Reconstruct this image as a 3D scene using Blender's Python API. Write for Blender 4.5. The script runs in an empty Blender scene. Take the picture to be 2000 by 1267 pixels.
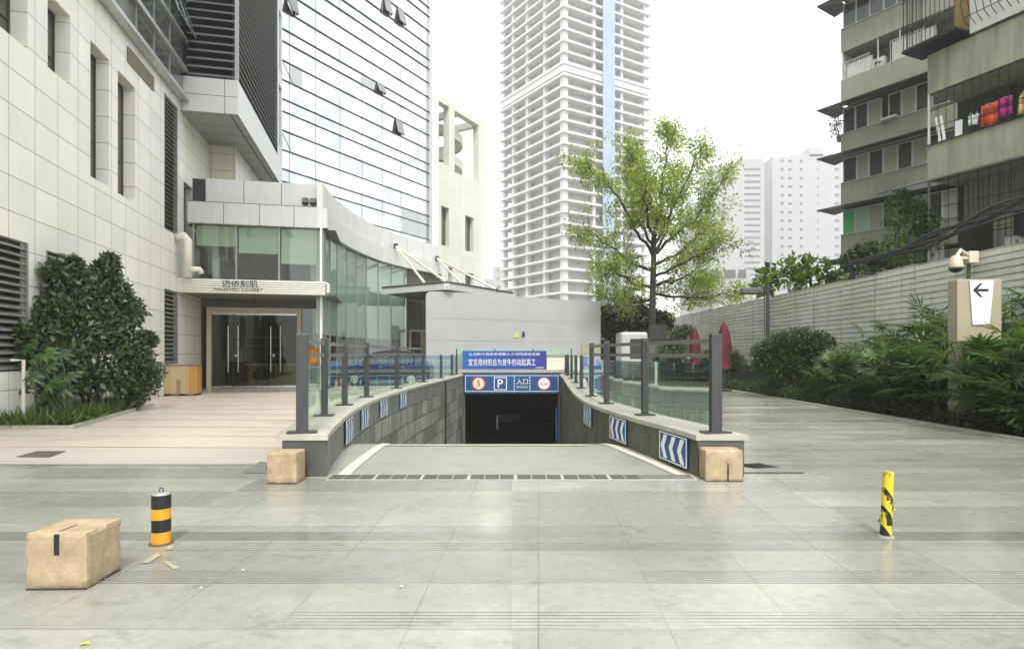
import bpy, math, random
import numpy as np
from mathutils import Vector, Matrix, noise as mnoise
R = math.radians
random.seed(7)
rng = np.random.default_rng(7)
S = bpy.context.scene
COL = S.collection

# ------------------------------------------------------------------ camera, sky, sun, exposure
F = 1150.0            # focal length in photograph pixels
CAMZ = 1.6
def at(px, py, Y):    # photograph pixel at depth Y -> point in the world
    return Vector(((px - 1000) / F * Y, Y, CAMZ - (py - 690) / F * Y))

cam = bpy.data.cameras.new('camera')
cam.sensor_width = 36; cam.lens = 36 * F / 2000
cam.shift_y = 56.5 / 2000
cam.clip_start = .05; cam.clip_end = 2000
co = bpy.data.objects.new('camera', cam); COL.objects.link(co)
co.location = (0, 0, CAMZ); co.rotation_euler = (R(90), 0, 0)
S.camera = co

SUN_EL, SUN_ROT = 54, 176       # degrees; high sun behind the viewer
W = bpy.data.worlds.new('World'); S.world = W; W.use_nodes = True
wn = W.node_tree; bg = wn.nodes['Background']
sky = wn.nodes.new('ShaderNodeTexSky'); sky.sky_type = 'NISHITA'; sky.sun_disc = False
sky.sun_elevation = R(SUN_EL); sky.sun_rotation = R(SUN_ROT)
sky.dust_density = 6; sky.air_density = 1.0; sky.ozone_density = 1.0
hs = wn.nodes.new('ShaderNodeHueSaturation'); hs.inputs['Saturation'].default_value = .06
cl = wn.nodes.new('ShaderNodeMixRGB'); cl.inputs[0].default_value = .65
cl.inputs[2].default_value = (8.2, 8.4, 8.5, 1)      # even cloud cover over the clear-sky gradient
wn.links.new(sky.outputs[0], hs.inputs['Color']); wn.links.new(hs.outputs[0], cl.inputs[1])
wn.links.new(cl.outputs[0], bg.inputs['Color'])
bg.inputs['Strength'].default_value = .15
sl = bpy.data.lights.new('sun', 'SUN'); sl.energy = 1.5; sl.angle = R(12); sl.color = (1, .965, .9)
so = bpy.data.objects.new('sun', sl); COL.objects.link(so)
a = R(SUN_ROT)
sd = Vector((math.sin(a) * math.cos(R(SUN_EL)), math.cos(a) * math.cos(R(SUN_EL)), math.sin(R(SUN_EL))))
so.rotation_euler = sd.to_track_quat('Z', 'Y').to_euler()
S.view_settings.view_transform = 'Standard'; S.view_settings.look = 'None'
S.view_settings.exposure = .95; S.view_settings.gamma = 1
S.cycles.max_bounces = 8; S.cycles.volume_bounces = 2; S.cycles.transparent_max_bounces = 16
S.cycles.use_denoising = True
S.cycles.caustics_reflective = False; S.cycles.caustics_refractive = False

# ------------------------------------------------------------------ materials
class NT:
    def __init__(s, name):
        s.m = bpy.data.materials.new(name); s.m.use_nodes = True
        s.t = s.m.node_tree; s.b = s.t.nodes['Principled BSDF']; s.o = s.t.nodes['Material Output']
    def n(s, typ, **kw):
        k = s.t.nodes.new(typ)
        for a_, v in kw.items(): setattr(k, a_, v)
        return k
    def put(s, sock, v):
        if v is None: return
        if isinstance(v, bpy.types.NodeSocket): s.t.links.new(v, sock)
        else: sock.default_value = v
    def math(s, op, a_, b_=None, c_=None, clamp=False):
        k = s.n('ShaderNodeMath', operation=op, use_clamp=clamp)
        s.put(k.inputs[0], a_); s.put(k.inputs[1], b_); s.put(k.inputs[2], c_)
        return k.outputs[0]
    def pos(s): return s.n('ShaderNodeNewGeometry').outputs['Position']
    def objc(s): return s.n('ShaderNodeTexCoord').outputs['Object']
    def sep(s, v):
        k = s.n('ShaderNodeSeparateXYZ'); s.put(k.inputs[0], v); return k.outputs
    def comb(s, x, y, z=0.0):
        k = s.n('ShaderNodeCombineXYZ')
        for i, v in enumerate((x, y, z)): s.put(k.inputs[i], v)
        return k.outputs[0]
    def dot(s, v, d):
        k = s.n('ShaderNodeVectorMath', operation='DOT_PRODUCT'); s.put(k.inputs[0], v); k.inputs[1].default_value = d
        return k.outputs['Value']
    def mul(s, v, d):
        k = s.n('ShaderNodeVectorMath', operation='MULTIPLY'); s.put(k.inputs[0], v); k.inputs[1].default_value = d
        return k.outputs[0]
    def noise(s, v, scale, detail=4, rough=.6):
        k = s.n('ShaderNodeTexNoise'); s.put(k.inputs['Vector'], v)
        k.inputs['Scale'].default_value = scale; k.inputs['Detail'].default_value = detail; k.inputs['Roughness'].default_value = rough
        return k.outputs['Fac']
    def ramp(s, f, stops):
        k = s.n('ShaderNodeValToRGB'); s.put(k.inputs[0], f)
        e = k.color_ramp.elements
        while len(e) > 1: e.remove(e[-1])
        for i, (p, c) in enumerate(stops):
            if isinstance(c, (int, float)): c = (c, c, c)
            q = e[0] if i == 0 else e.new(p)
            q.position = p; q.color = (*c, 1)
        return k.outputs[0]
    def mix(s, f, c1, c2, typ='MIX'):
        k = s.n('ShaderNodeMixRGB', blend_type=typ)
        s.put(k.inputs[0], f)
        for i, c in ((1, c1), (2, c2)):
            s.put(k.inputs[i], (*c, 1) if isinstance(c, tuple) and len(c) == 3 else c)
        return k.outputs[0]
    def set(s, col=None, rough=None, metal=None, spec=None, bump=None, bd=.01, bs=.4):
        s.put(s.b.inputs['Base Color'], (*col, 1) if isinstance(col, tuple) and len(col) == 3 else col)
        s.put(s.b.inputs['Roughness'], rough); s.put(s.b.inputs['Metallic'], metal)
        if spec is not None: s.b.inputs['Specular IOR Level'].default_value = spec
        if bump is not None:
            k = s.n('ShaderNodeBump'); k.inputs['Distance'].default_value = bd; k.inputs['Strength'].default_value = bs
            s.put(k.inputs['Height'], bump); s.t.links.new(k.outputs[0], s.b.inputs['Normal'])
        return s.m

def vary(c, k): return tuple(max(0, min(1, x * k)) for x in c)
MATS = {}
def plain(name, col, rough=.6, var=.12, scale=2.5, metal=0, spec=.5, bump=.15, streak=0):
    if name in MATS: return MATS[name]
    t = NT(name); p = t.pos()
    f = t.noise(p, scale, 6, .65)
    c = t.ramp(f, [(.3, vary(col, 1 - var)), (.7, vary(col, 1 + var))])
    if streak:       # rain streaks running down
        g = t.noise(t.mul(p, (2.2, 2.2, .16)), 2.0, 4, .7)
        c = t.mix(t.math('MULTIPLY', t.ramp(g, [(.42, 0), (.66, 1)]), streak), c, vary(col, .42))
    r = t.math('MULTIPLY_ADD', t.noise(p, scale * 3, 3), .25, rough - .12)
    MATS[name] = t.set(c, r, metal, spec, t.noise(p, scale * 12, 3) if bump else None, .004, bump)
    return MATS[name]

def cladding(name, U, w, h, col, joint, jw=.012, var=.05, rough=.45, off=0.0, stain=.15):
    t = NT(name); p = t.pos(); z = t.sep(p)[2]
    v = t.comb(t.dot(p, U), z)
    k = t.n('ShaderNodeTexBrick', offset=off, squash=1.0); t.put(k.inputs['Vector'], v)
    k.inputs['Scale'].default_value = 1; k.inputs['Brick Width'].default_value = w; k.inputs['Row Height'].default_value = h
    k.inputs['Mortar Size'].default_value = jw; k.inputs['Mortar Smooth'].default_value = .3
    k.inputs['Color1'].default_value = (*vary(col, 1 - var), 1); k.inputs['Color2'].default_value = (*vary(col, 1 + var), 1)
    k.inputs['Mortar'].default_value = (*joint, 1)
    g = t.noise(t.mul(p, (1, 1, .25)), 1.1, 6, .7)
    c = t.mix(t.math('MULTIPLY', t.ramp(g, [(.4, 0), (.8, 1)]), stain), k.outputs['Color'], vary(col, .55))
    q = t.noise(p, 22, 4)
    c = t.mix(.06, c, t.ramp(q, [(.3, 0.0), (.7, 1.0)]), 'SOFT_LIGHT')
    return t.set(c, t.math('MULTIPLY_ADD', g, .2, rough - .1), 0, .4, k.outputs['Fac'], -.01, .35)

def glass(name, tint=(.85, .93, .88), base=.08, k=.9, rough=.015):
    t = NT(name)
    tr = t.n('ShaderNodeBsdfTransparent'); tr.inputs[0].default_value = (*tint, 1)
    gl = t.n('ShaderNodeBsdfGlossy'); gl.inputs['Roughness'].default_value = rough; gl.inputs[0].default_value = (.95, 1, .97, 1)
    lw = t.n('ShaderNodeLayerWeight'); lw.inputs[0].default_value = .35
    f = t.math('MULTIPLY_ADD', lw.outputs['Fresnel'], k, base, clamp=True)
    mx = t.n('ShaderNodeMixShader'); t.put(mx.inputs[0], f)
    t.t.links.new(tr.outputs[0], mx.inputs[1]); t.t.links.new(gl.outputs[0], mx.inputs[2]); t.t.links.new(mx.outputs[0], t.o.inputs[0])
    return t.m

def mirror(name, col, rough=.05, metal=1.0, wob=.02):
    t = NT(name)
    return t.set(col, rough, metal, .6, t.noise(t.pos(), .6, 2), .05, wob)

def leafmat(name, dark, light, trans=.35, rough=.4, spec=.5):
    t = NT(name)
    r = t.n('ShaderNodeNewGeometry').outputs['Random Per Island']
    c = t.ramp(r, [(0, dark), (.55, tuple((a_ + b_) / 2 for a_, b_ in zip(dark, light))), (1, light)])
    t.set(c, rough, 0, spec)
    tr = t.n('ShaderNodeBsdfTranslucent'); t.put(tr.inputs[0], t.mix(1.0, c, (1.6, 1.7, .7), 'MULTIPLY'))
    mx = t.n('ShaderNodeMixShader'); mx.inputs[0].default_value = trans
    t.t.links.new(t.b.outputs[0], mx.inputs[1]); t.t.links.new(tr.outputs[0], mx.inputs[2]); t.t.links.new(mx.outputs[0], t.o.inputs[0])
    return t.m

def emit(name, col, s):
    t = NT(name); t.set((.9, .9, .9), .4); t.b.inputs['Emission Color'].default_value = (*col, 1); t.b.inputs['Emission Strength'].default_value = s
    return t.m

# ------------------------------------------------------------------ mesh building
class Fr:              # a frame: a along U, b along V, c up
    def __init__(s, O, U, V=None):
        s.O = Vector((O[0], O[1], O[2] if len(O) > 2 else 0)); s.U = Vector((U[0], U[1], 0)).normalized()
        s.V = Vector((V[0], V[1], 0)).normalized() if V else Vector((s.U.y, -s.U.x, 0))
    def __call__(s, a_, b_, c_): return s.O + s.U * a_ + s.V * b_ + Vector((0, 0, c_))
IDF = Fr((0, 0, 0), (1, 0), (0, 1))

class MB:
    def __init__(s, fr=IDF): s.v = []; s.f = []; s.fr = fr
    def add(s, vs, fs):
        n = len(s.v); s.v += [s.fr(*v) for v in vs]; s.f += [tuple(i + n for i in f) for f in fs]; return s
    def quad(s, a_, b_, c_, d_): return s.add([a_, b_, c_, d_], [(0, 1, 2, 3)])
    def box(s, x0, x1, y0, y1, z0, z1):
        return s.add([(x0, y0, z0), (x1, y0, z0), (x1, y1, z0), (x0, y1, z0), (x0, y0, z1), (x1, y0, z1), (x1, y1, z1), (x0, y1, z1)],
                     [(0, 3, 2, 1), (4, 5, 6, 7), (0, 1, 5, 4), (1, 2, 6, 5), (2, 3, 7, 6), (3, 0, 4, 7)])
    def prism(s, poly, z0, z1):
        n = len(poly)
        return s.add([(x, y, z0) for x, y in poly] + [(x, y, z1) for x, y in poly],
                     [tuple(range(n))[::-1], tuple(range(n, 2 * n))] + [(i, (i + 1) % n, n + (i + 1) % n, n + i) for i in range(n)])
    def slab(s, p, q, r_, t_, th):      # a flat plate through 4 points with thickness th
        p, q, r_, t_ = (Vector(x) for x in (p, q, r_, t_))
        nn = (q - p).cross(t_ - p).normalized() * th
        return s.add([p, q, r_, t_, p + nn, q + nn, r_ + nn, t_ + nn],
                     [(3, 2, 1, 0), (4, 5, 6, 7), (0, 1, 5, 4), (1, 2, 6, 5), (2, 3, 7, 6), (3, 0, 4, 7)])
    def tube(s, pts, r, n=8, caps=True):
        pts = [Vector(p) for p in pts]; rs = r if isinstance(r, (list, tuple)) else [r] * len(pts)
        vs, fs = [], []; ref = None
        for i, p in enumerate(pts):
            d = (pts[min(i + 1, len(pts) - 1)] - pts[max(i - 1, 0)]).normalized()
            if ref is None: ref = Vector((1, 0, 0)) if abs(d.x) < .8 else Vector((0, 1, 0))
            x = (ref - d * ref.dot(d)).normalized(); y = d.cross(x); ref = x
            vs += [p + (x * math.cos(2 * math.pi * k / n) + y * math.sin(2 * math.pi * k / n)) * rs[i] for k in range(n)]
        for i in range(len(pts) - 1):
            fs += [(i * n + k, i * n + (k + 1) % n, (i + 1) * n + (k + 1) % n, (i + 1) * n + k) for k in range(n)]
        if caps: fs += [tuple(range(n))[::-1], tuple(range((len(pts) - 1) * n, len(pts) * n))]
        return s.add(vs, fs)
    def lathe(s, c, prof, n=20):
        vs, fs = [], []
        for r, z in prof: vs += [(c[0] + r * math.cos(2 * math.pi * k / n), c[1] + r * math.sin(2 * math.pi * k / n), c[2] + z) for k in range(n)]
        for i in range(len(prof) - 1): fs += [(i * n + k, i * n + (k + 1) % n, (i + 1) * n + (k + 1) % n, (i + 1) * n + k) for k in range(n)]
        fs += [tuple(range(n))[::-1], tuple(range((len(prof) - 1) * n, len(prof) * n))]
        return s.add(vs, fs)
    def strip(s, la, lb):               # a sheet between two polylines
        n = len(la); return s.add(list(la) + list(lb), [(i, i + 1, n + i + 1, n + i) for i in range(n - 1)])
    def wall(s, a0, a1, z0, z1, holes, b=0.0):   # flat wall with recessed rectangular openings (a0, a1, z0, z1, depth)
        A = sorted({a0, a1, *[h[i] for h in holes for i in (0, 1)]}); Z = sorted({z0, z1, *[h[i] for h in holes for i in (2, 3)]})
        A = [x for x in A if a0 <= x <= a1]; Z = [x for x in Z if z0 <= x <= z1]
        for i in range(len(A) - 1):
            for j in range(len(Z) - 1):
                ca, cz = (A[i] + A[i + 1]) / 2, (Z[j] + Z[j + 1]) / 2
                if not any(h[0] < ca < h[1] and h[2] < cz < h[3] for h in holes):
                    s.quad((A[i], b, Z[j]), (A[i + 1], b, Z[j]), (A[i + 1], b, Z[j + 1]), (A[i], b, Z[j + 1]))
        for h in holes:
            x0, x1, y0, y1, d = h; x0 = max(x0, a0); x1 = min(x1, a1)
            s.quad((x0, b, y0), (x0, b - d, y0), (x0, b - d, y1), (x0, b, y1)); s.quad((x1, b - d, y0), (x1, b, y0), (x1, b, y1), (x1, b - d, y1))
            s.quad((x0, b, y0), (x1, b, y0), (x1, b - d, y0), (x0, b - d, y0)); s.quad((x0, b - d, y1), (x1, b - d, y1), (x1, b, y1), (x0, b, y1))
        return s
    def build(s, name, mat, parent=None, origin=None, smooth=False, bevel=0):
        me = bpy.data.meshes.new(name)
        o_ = Vector(origin) if origin is not None else Vector()
        me.from_pydata([tuple(Vector(v) - o_) for v in s.v], [], s.f); me.update()
        if smooth: me.polygons.foreach_set('use_smooth', [True] * len(me.polygons))
        o = bpy.data.objects.new(name, me); COL.objects.link(o); o.location = o_
        if mat: me.materials.append(mat)
        if bevel:
            b = o.modifiers.new('bevel', 'BEVEL'); b.width = bevel; b.segments = 2; b.limit_method = 'ANGLE'
        if parent is not None: attach(o, parent)
        return o

def world_of(o):
    m = Matrix.Translation(o.location) @ o.rotation_euler.to_matrix().to_4x4()
    return (world_of(o.parent) @ o.matrix_parent_inverse @ m) if o.parent else m
def attach(o, parent):
    o.parent = parent; o.matrix_parent_inverse = world_of(parent).inverted()
    return o
def tag(o, label=None, cat=None, group=None, kind=None):
    for k, v in (('label', label), ('category', cat), ('group', group), ('kind', kind)):
        if v: o[k] = v
    return o
def thing(name, loc, label, cat, group=None):
    o = bpy.data.objects.new(name, None); COL.objects.link(o); o.location = loc; o.empty_display_size = .2
    return tag(o, label, cat, group)
def copy_tree(o, parent=None):
    c = o.copy(); COL.objects.link(c)
    if parent is not None: c.parent = parent; c.matrix_parent_inverse = o.matrix_parent_inverse
    for ch in list(o.children): copy_tree(ch, c)
    return c
def struct(name, mb, mat, **k): return tag(mb.build(name, mat, **k), kind='structure')

def text(name, s, size, mat, parent, centre, right, up=(0, 0, 1), ext=.004, width=None, squash=1.0, label=None):
    cu = bpy.data.curves.new(name, 'FONT'); cu.body = s; cu.size = size; cu.align_x = 'CENTER'; cu.align_y = 'CENTER'; cu.extrude = ext; cu.resolution_u = 3
    tmp = bpy.data.objects.new(name, cu); COL.objects.link(tmp)
    dg = bpy.context.evaluated_depsgraph_get(); me = bpy.data.meshes.new_from_object(tmp.evaluated_get(dg))
    bpy.data.objects.remove(tmp)
    xs = [v.co.x for v in me.vertices] or [0, 1]; ys = [v.co.y for v in me.vertices] or [0, 1]
    cx, cy = (min(xs) + max(xs)) / 2, (min(ys) + max(ys)) / 2
    k = (width / max(1e-6, max(xs) - min(xs))) if width else 1
    x = Vector(right).normalized(); y = Vector(up).normalized(); z = x.cross(y)
    for v in me.vertices:
        v.co = Vector(centre) + x * (v.co.x - cx) * k + y * (v.co.y - cy) * squash + z * (v.co.z + ext)
    me.materials.clear(); me.materials.append(mat)
    o = bpy.data.objects.new(name, me); COL.objects.link(o)
    return attach(o, parent)

# foliage: leaf-sized faces as numpy arrays
class Leaves:
    def __init__(s): s.P = []; s.n = 0
    def add(s, pos, d, up, ln, wd, fold=.25):
        """pos, d, up: (n,3); ln, wd: (n,)"""
        d = d / np.linalg.norm(d, axis=1)[:, None]
        x = np.cross(d, up); x /= (np.linalg.norm(x, axis=1)[:, None] + 1e-9); nrm = np.cross(x, d)
        l = ln[:, None]; w = wd[:, None]
        s.P.append(np.stack([pos, pos + d * l * .45 + x * w * .5 + nrm * w * fold, pos + d * l - nrm * w * fold, pos + d * l * .45 - x * w * .5 + nrm * w * fold, pos + d * l * .45], 1))
        return s
    def build(s, name, mat, parent=None, origin=None):
        P = np.concatenate(s.P); n = len(P); o_ = np.array(origin if origin is not None else (0, 0, 0), float)
        V = (P - o_).reshape(-1, 3)
        i = np.arange(n) * 5
        Fc = np.stack([np.stack([i, i + 1, i + 4], 1), np.stack([i + 1, i + 2, i + 4], 1), np.stack([i + 2, i + 3, i + 4], 1), np.stack([i + 3, i, i + 4], 1)], 1).reshape(-1, 3)
        me = bpy.data.meshes.new(name)
        me.vertices.add(len(V)); me.vertices.foreach_set('co', V.ravel().astype(np.float32))
        me.loops.add(Fc.size); me.loops.foreach_set('vertex_index', Fc.ravel().astype(np.int32))
        me.polygons.add(len(Fc)); me.polygons.foreach_set('loop_start', (np.arange(len(Fc)) * 3).astype(np.int32)); me.polygons.foreach_set('loop_total', np.full(len(Fc), 3, np.int32))
        me.update(calc_edges=True)
        me.materials.append(mat)
        o = bpy.data.objects.new(name, me); COL.objects.link(o); o.location = o_
        if parent is not None: attach(o, parent)
        return o
def rdir(n, up=.3):
    d = rng.normal(size=(n, 3)); d[:, 2] += up
    return d / np.linalg.norm(d, axis=1)[:, None]
def clump(L, c, r, n, size, up=.35, shell=.55, ratio=.5):
    """leaves in an uneven blob: most of them near the surface"""
    d = rdir(n, .15); rad = (shell + (1 - shell) * rng.random(n)) ** .7
    lump = np.array([1 + .35 * mnoise.noise(Vector(tuple(v * 2.3)) + Vector(tuple(c))) for v in d])
    r = np.array(r if hasattr(r, '__len__') else (r, r, r))
    pos = np.array(c) + d * (rad * lump)[:, None] * r
    ld = d * .6 + rdir(n, up) * .8
    sz = size * (.6 + .8 * rng.random(n))
    L.add(pos, ld, rdir(n, .9), sz, sz * ratio)
    return L
# ------------------------------------------------------------------ shared materials
STEEL = plain('dark_steel', (.055, .056, .058), .42, .1, 4, metal=.3)
BLACK = plain('black_paint', (.012, .012, .013), .5)
WHITE = plain('white_paint', (.75, .76, .73), .5, .05)
CHROME = plain('brushed_steel', (.62, .63, .62), .28, .05, metal=1)
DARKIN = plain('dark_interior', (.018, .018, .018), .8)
SOFFIT = plain('grey_panel_metal', (.36, .37, .355), .45, .05, 1.2, metal=.2)
t = NT('tan_concrete'); p = t.pos()
c = t.ramp(t.noise(p, 5, 7, .7), [(.3, (.27, .20, .12)), (.55, (.40, .31, .20)), (.72, (.50, .41, .30))])
pit = t.ramp(t.noise(p, 55, 5, .7), [(.56, 0), (.66, 1)])
c = t.mix(t.math('MULTIPLY', pit, .38), c, (.16, .12, .075))
c = t.mix(t.math('MULTIPLY', t.ramp(t.sep(p)[2], [(.0, 1), (.07, 0)]), t.ramp(t.noise(p, 12, 4), [(.35, .2), (.6, .8)])), c, (.12, .10, .07))      # darker in uneven blotches towards the foot
CONC = t.set(c, .88, 0, .3, t.math('SUBTRACT', t.noise(p, 30, 5), t.math('MULTIPLY', pit, .5)), .004, .6)
GLASS = glass('rail_glass', (.84, .94, .89), .05, .5)
BLUE = plain('sign_blue', (.012, .055, .20), .35, .06)
SIGNW = plain('sign_white', (.80, .82, .82), .4, .03)

def ground_mat():
    t = NT('plaza_granite'); p = t.pos(); x, y, z = t.sep(p)
    xs = t.math('MULTIPLY_ADD', y, -.045, x)
    k = t.n('ShaderNodeTexBrick', offset=0.0); t.put(k.inputs['Vector'], t.comb(xs, t.math('ADD', y, .01)))
    k.inputs['Scale'].default_value = 1; k.inputs['Brick Width'].default_value = .76; k.inputs['Row Height'].default_value = .685
    k.inputs['Mortar Size'].default_value = .004; k.inputs['Mortar Smooth'].default_value = .2
    k.inputs['Color1'].default_value = (.275, .285, .235, 1); k.inputs['Color2'].default_value = (.315, .325, .275, 1); k.inputs['Mortar'].default_value = (.15, .15, .13, 1)
    row = t.math('FLOOR', t.math('DIVIDE', t.math('ADD', y, .01), .685)); wn_ = t.n('ShaderNodeTexWhiteNoise', noise_dimensions='2D')
    t.put(wn_.inputs['Vector'], t.comb(row, t.math('FLOOR', t.math('MULTIPLY', x, .31))))
    c = t.mix(t.ramp(t.noise(p, .5, 2), [(.4, .15), (.6, 1)]), (.292, .297, .257), k.outputs['Color'])
    c = t.mix(.42, c, t.ramp(wn_.outputs['Value'], [(0, .28), (1, .72)]), 'OVERLAY')
    big = t.noise(t.mul(p, (.5, 1.1, 1)), .55, 6, .62)
    c = t.mix(t.math('MULTIPLY', t.ramp(big, [(.38, 0), (.7, 1)]), .5), c, (.15, .152, .115))
    fine = t.noise(p, 9, 8, .75)
    c = t.mix(.34, c, t.ramp(fine, [(.25, .25), (.75, .75)]), 'OVERLAY')
    speck = t.noise(p, 60, 2)
    c = t.mix(t.ramp(speck, [(.68, 0), (.74, .35)]), c, (.1, .1, .08))
    blot = t.noise(t.mul(p, (1.3, 2.0, 1)), 1.9, 7, .72)
    c = t.mix(t.ramp(blot, [(.56, 0), (.68, .42)]), c, (.12, .12, .095))
    grit = t.noise(p, 130, 2, .5)
    c = t.mix(.22, c, t.ramp(grit, [(.3, .2), (.7, .8)]), 'OVERLAY')
    # grooved tactile slabs near the viewer
    fr = t.math('FRACT', t.math('DIVIDE', t.math('SUBTRACT', y, 3.42 - .685 * 4), .685))
    ing = t.math('LESS_THAN', fr, .38)
    gl = t.math('LESS_THAN', t.math('FRACT', t.math('DIVIDE', t.math('SUBTRACT', y, 3.425), .0428)), .2)
    msk = t.ramp(t.noise(t.mul(p, (.55, 1.6, 1)), .8, 2), [(.40, 0), (.52, 1)])
    near = t.math('LESS_THAN', y, 5.0)
    gm = t.math('MULTIPLY', t.math('MULTIPLY', ing, gl), t.math('MULTIPLY', msk, near))
    c = t.mix(t.math('MULTIPLY', gm, .85), c, (.05, .05, .042))
    # dark granite band across the plaza, worn in the middle
    bd = t.math('MULTIPLY', t.math('GREATER_THAN', y, 5.04), t.math('LESS_THAN', y, 5.29))
    wear = t.math('ABSOLUTE', t.math('ADD', x, -.9))
    wear = t.math('MULTIPLY_ADD', t.noise(t.mul(p, (1, 3, 1)), 1.6, 4), .9, t.math('MULTIPLY_ADD', wear, .45, -.75), clamp=True)
    c = t.mix(t.math('MULTIPLY', bd, t.math('MULTIPLY_ADD', wear, .45, .08)), c, (.075, .08, .075))
    # thin dark strips further back
    st = t.math('LESS_THAN', t.math('FRACT', t.math('DIVIDE', t.math('SUBTRACT', y, 8.40), 1.38)), .03)
    st = t.math('MULTIPLY', st, t.math('GREATER_THAN', y, 8.2))
    sm = t.ramp(t.noise(t.mul(p, (.3, 1, 1)), .9, 2), [(.4, .15), (.6, 1)])
    c = t.mix(t.math('MULTIPLY', t.math('MULTIPLY', st, sm), .8), c, (.06, .06, .055))
    ro = t.math('MULTIPLY_ADD', t.noise(t.mul(p, (.35, 1.7, 1)), .9, 5, .6), .5, -.08)
    ro = t.math('ADD', ro, t.math('MULTIPLY', t.sep(k.outputs['Color'])[0], .1))
    ro = t.math('MAXIMUM', t.math('MULTIPLY_ADD', fine, .05, ro), .13)
    h = t.math('SUBTRACT', t.math('MULTIPLY', fine, .25), t.math('ADD', gm, k.outputs['Fac']))
    return t.set(c, ro, 0, .75, h, .003, .4)

def walk_mat():
    t = NT('beige_paving'); p = t.pos(); x, y, z = t.sep(p)
    st = t.math('FRACT', t.math('DIVIDE', t.math('SUBTRACT', t.math('MULTIPLY_ADD', x, .02, y), 8.50), 1.36))
    line = t.math('LESS_THAN', st, .045)
    big = t.noise(t.mul(p, (.25, 1.2, 1)), .7, 6, .6)
    c = t.ramp(big, [(.3, (.45, .39, .31)), (.5, (.56, .49, .40)), (.7, (.48, .46, .38))])
    fine = t.noise(p, 8, 8, .75)
    c = t.mix(.3, c, t.ramp(fine, [(.25, .25), (.75, .75)]), 'OVERLAY')
    msk = t.ramp(t.noise(t.mul(p, (.3, 1, 1)), .8, 2), [(.35, .3), (.6, 1)])
    c = t.mix(t.math('MULTIPLY', line, msk), c, (.09, .09, .075))
    c = t.mix(t.math('LESS_THAN', y, 9.86), c, t.mix(.6, c, (.43, .43, .37)))
    k = t.n('ShaderNodeTexBrick', offset=.5); t.put(k.inputs['Vector'], t.comb(x, t.math('SUBTRACT', y, 8.5)))
    k.inputs['Scale'].default_value = 1; k.inputs['Brick Width'].default_value = 1.2; k.inputs['Row Height'].default_value = 1.36; k.inputs['Mortar Size'].default_value = .004
    c = t.mix(t.math('MULTIPLY', k.outputs['Fac'], .4), c, (.2, .18, .14))
    return t.set(c, t.math('MULTIPLY_ADD', big, .3, .25), 0, .5, fine, .002, .3)

def ramp_wall_mat():
    t = NT('mossy_ashlar'); p = t.pos(); x, y, z = t.sep(p)
    k = t.n('ShaderNodeTexBrick', offset=.5); t.put(k.inputs['Vector'], t.comb(y, t.math('ADD', z, .02)))
    k.inputs['Scale'].default_value = 1; k.inputs['Brick Width'].default_value = .8; k.inputs['Row Height'].default_value = .5
    k.inputs['Mortar Size'].default_value = .02; k.inputs['Mortar Smooth'].default_value = .5; k.inputs['Bias'].default_value = 0
    k.inputs['Color1'].default_value = (.14, .145, .12, 1); k.inputs['Color2'].default_value = (.33, .34, .29, 1); k.inputs['Mortar'].default_value = (.05, .055, .04, 1)
    n1 = t.noise(t.mul(p, (1, 1, .5)), 1.7, 6, .7)
    c = t.mix(t.ramp(n1, [(.42, 0), (.72, .7)]), k.outputs['Color'], (.055, .062, .032))
    n2 = t.noise(t.mul(p, (3, 3, .4)), 1.4, 4, .7)
    c = t.mix(t.ramp(n2, [(.52, 0), (.72, .45)]), c, (.42, .42, .36))
    smooth_course = t.ramp(t.math('ADD', z, t.math('MULTIPLY', n1, .12)), [(.02, 0), (.08, 1)])
    c = t.mix(smooth_course, c, t.ramp(n2, [(.3, (.13, .135, .12)), (.7, (.22, .225, .20))]))
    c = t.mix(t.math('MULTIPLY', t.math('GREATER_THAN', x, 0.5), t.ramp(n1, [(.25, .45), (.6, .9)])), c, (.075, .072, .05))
    n3 = t.noise(p, 14, 6, .7)
    c = t.mix(.3, c, t.ramp(n3, [(.25, .2), (.75, .8)]), 'OVERLAY')
    return t.set(c, .75, 0, .35, t.math('SUBTRACT', t.math('MULTIPLY', n3, .5), k.outputs['Fac']), .015, .6)

PAVE = ground_mat(); WALK = walk_mat(); RWALL = ramp_wall_mat()
COPE = plain('coping_stone', (.40, .39, .325), .6, .18, 1.6, bump=.3, streak=.15)

# ------------------------------------------------------------------ ground, ramp, ramp walls
LIN = [(7.7, -2.42), (8.3, -2.56), (10.6, -2.93), (13.2, -3.16), (16.4, -3.18), (19.6, -3.06), (24.4, -2.74), (28.5, -2.52), (30.2, -2.48)]
RIN = [(7.7, 2.42), (8.7, 2.24), (9.97, 1.98), (12.3, 1.68), (14.4, 1.64), (17.8, 1.78), (21, 1.97), (26.6, 2.29), (30.2, 2.43)]
def hermite(pts, y):
    Y = [p[0] for p in pts]; X = [p[1] for p in pts]; n = len(Y)
    i = max(0, min(n - 2, next((k for k in range(n - 1) if y <= Y[k + 1]), n - 2)))
    m = lambda k: (X[min(k + 1, n - 1)] - X[max(k - 1, 0)]) / (Y[min(k + 1, n - 1)] - Y[max(k - 1, 0)])
    h = Y[i + 1] - Y[i]; s_ = (y - Y[i]) / h
    return ((2 * s_**3 - 3 * s_**2 + 1) * X[i] + (s_**3 - 2 * s_**2 + s_) * h * m(i) + (-2 * s_**3 + 3 * s_**2) * X[i + 1] + (s_**3 - s_**2) * h * m(i + 1))
xl = lambda y: hermite(LIN, min(max(y, 7.7), 30.2))
xr = lambda y: hermite(RIN, min(max(y, 7.7), 30.2))
def zr(y):                       # height of the ramp floor
    if y < 9.9: return 0.0
    if y < 11.1: return -.165 * (y - 9.9) ** 2 / 2.4
    return max(-.165 * .6 - .165 * (y - 11.1), -3.35)
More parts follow.
